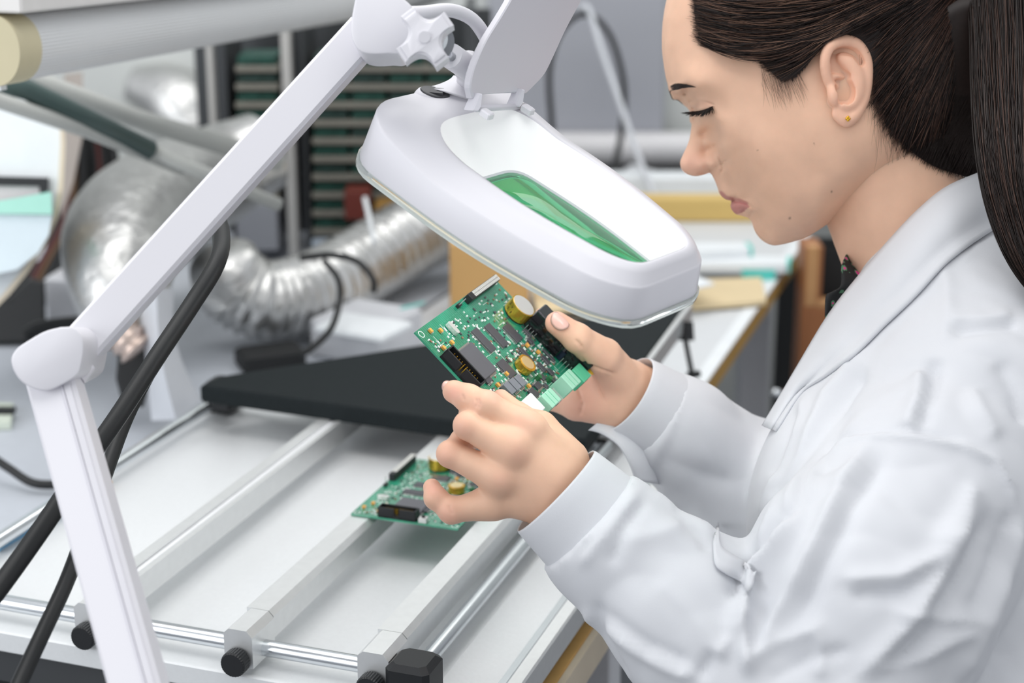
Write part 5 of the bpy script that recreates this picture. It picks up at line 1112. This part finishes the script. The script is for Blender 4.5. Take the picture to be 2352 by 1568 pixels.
# loose cuff flap under the far wrist
fe = spline([(1352, 988, 1.302), (1382, 996, 1.296), (1420, 1022, 1.290), (1445, 1062, 1.290), (1460, 1104, 1.296)], 24); fi = spline([(1402, 945, 1.312), (1455, 960, 1.318), (1505, 1000, 1.325), (1530, 1055, 1.33), (1535, 1115, 1.335)], 24)
rows = [[U(*(fe[k_]*(1-t)+fi[k_]*t+np.array([0, 0, -.006*math.sin(math.pi*t)]))) for t in np.linspace(0, 1, 8)] for k_ in range(24)]
sheet_mesh('cuff_flap', rows, M_coat, coat, .0018)
# cuffs: open cloth tubes at the sleeve ends
def cuff(c, d, secs, nm='cuff'):
    u = np.cross(d, FW); u /= np.linalg.norm(u); v = np.cross(d, u); b = MB(); rg = []
    for (s_, r_, ex) in secs:
        rg.append([c+d*s_*mm+u*(r_+ex*.5*math.sin(3*a+s_*.06))*mm*math.cos(a)+v*(r_+ex*.5*math.sin(2*a+1))*mm*math.sin(a)*.95 for a in np.linspace(0, 2*math.pi, 72, endpoint=False)])
    b.loft(rg, cap=False); return b.build(nm, M_coat, coat, True)
cuff(cl, dl, [(-66, 43.5, 1), (-60, 44.4, 1.2), (-52, 43.6, 1.2), (-30, 41.0, .8), (-10, 38.9, .6), (-1.5, 37.9, .6), (0, 37.2, .6), (-1, 36.4, .6), (-12, 36.0, .4), (-40, 35, 0)])
cuff(cr, dr, [(-62, 40.5, 1), (-58, 40.4, 1), (-50, 39.0, 1), (-28, 36.2, .8), (-8, 33.6, .5), (-1.5, 32.6, .5), (0, 31.9, .5), (-1, 31.2, .5), (-12, 30.6, .3), (-40, 30, 0)])
# patterned blouse at the neck
def blouse_mat():
    m = bpy.data.materials.new('floral_blouse'); m.use_nodes = True; nt = m.node_tree; b = nt.nodes['Principled BSDF']; tc = nt.nodes.new('ShaderNodeTexCoord')
    v = nt.nodes.new('ShaderNodeTexVoronoi'); v.inputs['Scale'].default_value = 150; nt.links.new(tc.outputs['Object'], v.inputs['Vector'])
    cr_ = nt.nodes.new('ShaderNodeValToRGB'); cr_.color_ramp.interpolation = 'CONSTANT'; el_ = cr_.color_ramp.elements; el_[0].position = 0; el_[0].color = (.62, .05, .25, 1); el_[1].position = .38; el_[1].color = (.08, .22, .12, 1); e3 = el_.new(.52); e3.color = (.008, .009, .010, 1)
    n = nt.nodes.new('ShaderNodeTexNoise'); n.inputs['Scale'].default_value = 260; nt.links.new(tc.outputs['Object'], n.inputs[0])
    ad = nt.nodes.new('ShaderNodeMath'); ad.operation = 'MULTIPLY_ADD'; ad.inputs[1].default_value = .5; ad.inputs[2].default_value = -.12; nt.links.new(n.outputs[0], ad.inputs[0])
    a2 = nt.nodes.new('ShaderNodeMath'); a2.operation = 'ADD'; nt.links.new(v.outputs['Distance'], a2.inputs[0]); nt.links.new(ad.outputs[0], a2.inputs[1]); nt.links.new(a2.outputs[0], cr_.inputs[0]); nt.links.new(cr_.outputs[0], b.inputs['Base Color']); b.inputs['Roughness'].default_value = .7; return m
be = spline([(1944, 584, 1.285), (1934, 610, 1.27), (1932, 655, 1.262), (1912, 670, 1.26), (1898, 680, 1.258), (1896, 728, 1.256)], 22); bi = spline([(1968, 612, 1.29), (1976, 628, 1.28), (1985, 650, 1.275), (1975, 680, 1.272), (1955, 710, 1.27), (1930, 740, 1.27)], 22)
rows = [[U(*(be[k_]*(1-t)+bi[k_]*t)) for t in np.linspace(0, 1, 7)] for k_ in range(22)]
sheet_mesh('blouse_collar', rows, blouse_mat(), person, .0014, 'dark floral blouse collar')
# ------------------------------------------------------------------ hair
M_hair = mat('dark_brown_hair', (.016, .0095, .008), .42, var=(300, .35), spec=.35); M_hair2 = mat('brown_hair', (.075, .038, .027), .42, spec=.4); M_hair3 = mat('chestnut_hair', (.17, .095, .065), .45, spec=.4); M_lash = mat('black_lash', (.006, .005, .005), .5)
_fl = PX.reshape(-1, 2); inside = in_poly(_fl, HP); dE = seg_dist(_fl, HP[1:22])[0]
lift = np.where(inside, 1.0+4.5*np.clip(dE/45, 0, 1), 0)*mm
mask = inside.reshape(PX.shape[:2]); LW = HW+lift.reshape(HW.shape)
def cap_faces():
    m = mask[:-1] & mask[1:] & np.roll(mask, -1, 1)[:-1] & np.roll(mask, -1, 1)[1:]; return m
cm = cap_faces(); I_, J_ = np.nonzero(cm)
Vcap = np.vstack([side(PX*1.0, LW, -1).reshape(-1, 3), side(PX, LW, 1).reshape(-1, 3)]); o2 = nr_*NT
q1 = np.stack([I_*NT+J_, I_*NT+(J_+1) % NT, (I_+1)*NT+(J_+1) % NT, (I_+1)*NT+J_], 1); Fcap = np.vstack([q1[:, ::-1], q1+o2])
used = np.unique(Fcap); mp_ = np.full(len(Vcap), -1); mp_[used] = np.arange(len(used))
me = np_mesh('hair', Vcap[used], mp_[Fcap]); hair = obj('hair', me, M_hair, person, True, 'dark brown hair pulled back into a ponytail')
def strands(name, curves, m, parent, r=.00011, taper=True):
    """curves: list of (k,3) world polylines -> thin three-sided strands in one mesh"""
    V, Fq, o = [], [], 0
    for c in curves:
        c = np.asarray(c); k = len(c); t = np.gradient(c, axis=0); t /= np.linalg.norm(t, axis=1, keepdims=True)+1e-12
        u = np.cross(t, FW+.3*RT); u /= np.linalg.norm(u, axis=1, keepdims=True)+1e-12; w = np.cross(t, u)
        rr = r*(np.sin(np.linspace(.35, math.pi-.12, k))[:, None] if taper else np.ones((k, 1)))
        for a in (0, 2.094, 4.189): V.append(c+u*rr*math.cos(a)+w*rr*math.sin(a))
        i = np.arange(k-1)
        for p, q in ((0, 1), (1, 2), (2, 0)): Fq.append(np.stack([o+p*k+i, o+q*k+i, o+q*k+i+1, o+p*k+i+1], 1))
        o += 3*k
    me = np_mesh(name, np.vstack(V), np.vstack(Fq)); s_ = obj(name, me, m, parent, True); s_['kind'] = 'stuff'; return s_
TIE = np.array([2275., -110.])
r3 = np.random.default_rng(5)
def hfield(p, j):
    x, y = p; dT = TIE-p; dT /= np.linalg.norm(dT)+1e-9
    s_ = np.clip((x-1600)/330, 0, 1); fr_ = np.array([1.0, .42*np.clip((y+120)/240, -.4, 1)*(1-s_)-.05*s_])
    if x < 1930: v = fr_*(1-s_**1.5)+dT*(s_**1.5)*1.0
    else: v = dT.copy()
    if x < 1930 and y > 100: v = v+np.array([.2, -.55*s_])
    v = v/np.linalg.norm(v); c, s2 = math.cos(j), math.sin(j); return np.array([v[0]*c-v[1]*s2, v[0]*s2+v[1]*c])
def trace(p, n, step, j): 
    out = [np.array(p, float)]
    for _ in range(n):
        q = out[-1]+hfield(out[-1], j)*step; j *= .96
        if q[0] > 2300 or q[1] < -240: break
        out.append(q)
    return np.array(out)
allc, alt, alt3 = [], [], []
EAR = [(1880, 140), (1893, 102), (1930, 86), (1970, 94), (2000, 132), (2003, 200), (1985, 255), (1950, 290), (1925, 285), (1900, 230), (1884, 180)]
seeds = []
while len(seeds) < 3600:
    p = np.array([r3.uniform(1590, 2235), r3.uniform(-150, 420)])
    if in_poly(p[None], HP)[0]: seeds.append((p, 0))
hl = np.array(spline([(1590, -20), (1596, 45), (1606, 92), (1640, 102), (1700, 108), (1735, 128), (1762, 158), (1796, 190), (1822, 186)], 400))
for p in hl: 
    for _ in range(3): seeds.append((p+r3.normal(size=2)*np.array([5, 4])-np.array([2, -1]), 1))
hs = np.array(spline([(1822, 186), (1850, 158), (1874, 122)], 60))
for p in hs:
    for _ in range(4): seeds.append((p+r3.normal(size=2)*3-np.array([14, 8])*r3.random(), 1))
nl = np.array(spline([(1976, 102), (2000, 150), (2006, 200), (2020, 250), (2050, 300), (2090, 345), (2140, 378), (2220, 405)], 400))
for p in nl:
    for _ in range(4): seeds.append((p+r3.normal(size=2)*np.array([12, 12]), 1))
cx_, cy_, ch_ = [], [], []
traces = []
for p, kind in seeds:
    c = trace(p, int(r3.integers(10, 26)), 13, r3.normal()*.10)
    if len(c) < 4 or in_poly(c, EAR).any(): continue
    traces.append((c, kind))
flat = np.vstack([c for c, k in traces]); wv = head_w(flat); pos = 0
_poly_back = np.array([p[:2] for p in SIL])
for c, kind in traces:
    w = wv[pos:pos+len(c)]; pos += len(c); t = np.linspace(0, 1, len(c)); lft = (.0008+.0012*r3.random()) + np.sin(np.pi*np.clip(t*.9, 0, 1))*(.0015+.0055*r3.random())
    if kind == 0: lft = lft+.0035
    else: lft = lft+.004*np.clip(t*2.2, 0, 1)
    w3 = np.maximum(w, .02)+lft; q_ = r3.random(); fr3 = .30 if c[0, 0] < 1900 else .06; (alt3 if q_ < fr3 else alt if q_ < .42 else allc).append(side(c, w3, -1))
    if len(allc) % 3 == 0: allc.append(side(c, w3, 1))
# nape hair lying on the neck, up to the ponytail
bvb = BVHTree.FromPolygons([tuple(v) for v in Vall], [tuple(q) for q in Fq_all.tolist()])
def body_w(P, off=0):
    out = []
    for x, y in P:
        r = ray(x, y); h = bvb.ray_cast(Vector(CAM), Vector(r).normalized()); out.append(HD-.0+0 if False else (.02 if h[0] is None else HD-float((np.array(h[0])-CAM)@FW)))
    return np.array(out)
lowc = spline([(2040, 290, 0), (2085, 340, 0), (2140, 378, 0), (2200, 400, 0), (2262, 415, 0)], 30)[:, :2]; upc = spline([(2070, 120, 0), (2120, 60, 0), (2170, 20, 0), (2220, -10, 0), (2275, -20, 0)], 30)[:, :2]
rows = []
for k_ in range(30):
    t = np.linspace(0, 1, 12)[:, None]; P_ = lowc[k_]*(1-t)+upc[k_]*t; w = body_w(P_); w = np.maximum(w, .035+.01*t[:, 0])+.0012+.0015*np.minimum(t[:, 0]*2, 1); rows.append(list(side(P_, w, -1)))
sheet_mesh('nape_hair', rows, M_hair, hair, .001)
nape = []
for _ in range(900):
    k_ = r3.uniform(0, 29); p = np.array([np.interp(k_, range(30), lowc[:, 0]), np.interp(k_, range(30), lowc[:, 1])])+r3.normal(size=2)*7; L_n = int(r3.integers(8, 18)); dv = np.array([.25+.3*r3.random(), -1.0]); dv /= np.linalg.norm(dv)
    c = p+np.outer(np.arange(L_n)*13, dv)+np.outer((np.arange(L_n)*13)**2, [.0006, 0]); w = np.maximum(body_w(c), .035)+.002+.0055*np.clip(np.linspace(0, 2.2, L_n), 0, 1); nape.append(side(c, w, -1))
strands('nape_strands', nape, M_hair, hair, .00028)
# wisps: sideburn and nape
wis = []
for _ in range(230):
    if r3.random() < .35: p = np.array([r3.uniform(1745, 1835), r3.uniform(150, 192)]); dv = np.array([r3.uniform(.15, .5), 1.0]); n_ = int(r3.integers(4, 8))
    else: k_ = r3.integers(0, 330); p = nl[k_]+r3.normal(size=2)*6; dv = np.array([r3.uniform(-.05, .35), 1.0]); n_ = int(r3.integers(5, 14))
    dv /= np.linalg.norm(dv); c = [p]
    for i in range(n_): dv = dv+np.array([r3.normal()*.06, 0]); dv /= np.linalg.norm(dv); c.append(c[-1]+dv*10)
    c = np.array(c); w = np.maximum(head_w(c), .035); wis.append(side(c, w+.0012+.001*np.sin(np.linspace(0, 3, len(c))), -1))
strands('hair_strands', allc, M_hair, hair, .00030); strands('hair_strands', alt, M_hair2, hair, .00026); strands('hair_strands', alt3, M_hair3, hair, .00020); strands('baby_hair', wis, M_hair2, hair, .00010)
# ponytail: tapering core and long strands
pp = spline([(2255, -190, 1.29, 24), (2295, -90, 1.275, 25), (2306, 60, 1.245, 23.5), (2310, 200, 1.215, 23), (2318, 340, 1.185, 22), (2336, 460, 1.165, 20), (2368, 570, 1.150, 17), (2410, 660, 1.145, 12), (2450, 740, 1.145, 5)], 60)
Pw = np.array([U(*q[:3]) for q in pp])
b = MB(); b.tube(Pw, list(pp[:, 3]*mm*.86), 24); pony = b.build('ponytail', M_hair, hair, True)
tn = np.gradient(Pw, axis=0); tn /= np.linalg.norm(tn, axis=1, keepdims=True); uu = np.cross(tn, FW); uu /= np.linalg.norm(uu, axis=1, keepdims=True); vv = np.cross(tn, uu)
pc_, pc2 = [], []
for i in range(1500):
    a = r3.uniform(0, 2*math.pi); rho = r3.uniform(.8, 1.06); n0 = int(r3.integers(0, 25)); n1 = int(r3.integers(38, 60)); a2 = a+r3.normal()*.35; k_ = np.arange(n0, n1)
    if len(k_) < 8: continue
    aa = np.interp(k_, [n0, n1], [a, a2])[:, None]; rr = (pp[k_, 3]*mm*rho)[:, None]*(1+.10*r3.random()*np.clip((k_-30)/30, 0, 1))[:, None]; c = Pw[k_]+uu[k_]*rr*np.cos(aa)+vv[k_]*rr*np.sin(aa)
    (pc_ if r3.random() < .75 else pc2).append(c)
strands('ponytail_strands', pc_, M_hair, hair, .00034); strands('ponytail_strands', pc2, M_hair2, hair, .00030)
# eyebrow and lashes (both sides of the face)
eb, el2 = [], []
for i in range(240):
    t = r3.random(); x = 1539+44*t+r3.normal()*1.5; y = 206-13*t+5*t*t+r3.uniform(-9, 5)*(1-t)**.7; c = [np.array([x, y])]
    for k_ in range(5): c.append(c[-1]+np.array([3.0, -1.6*(1-t)+.5*t])*(1-.05*k_))
    c = np.array(c); w = head_w(c); 
    for sg in (-1, 1): eb.append(side(c, w+.0006+.0010*np.linspace(0, 1, 6), sg))
strands('eyebrow', eb, mat('brow_hair', (.03, .016, .012), .5), person, .00020)
for i in range(110):
    t = i/109+r3.normal()*.008; base = np.array([1589+47*t, 256+3*math.sin(math.pi*np.clip(t, 0, 1))-12*t]); w0 = float(head_w(base)[0]); L0 = r3.uniform(15, 27)*(1-.1*t)
    dx, dy = -.95+1.0*t+r3.normal()*.14, .25+.75*np.clip(t*1.3, 0, 1)
    nrm_ = math.hypot(dx, dy); s_ = np.linspace(0, 1, 6)[:, None]; c = base+np.hstack([dx/nrm_*L0*s_-3*s_**2, (dy/nrm_*s_-.18*s_**2)*L0])
    w = w0+(.0006+.0060*s_[:, 0]*(.3+.7*t))
    el2.append(side(c, w, -1))
ln = np.array(spline([(1588, 256), (1604, 257), (1622, 252), (1638, 244)], 14)); 
for sg in (-1, 1):
    for dy in (-1, 0, 1, 2, 3): ln = ln if sg < 0 else ln[-7:]; el2.append(side(ln+np.array([0, dy]), head_w(ln+np.array([0, dy]))+.0008, sg))
strands('eyelashes', el2, M_lash, person, .00030)
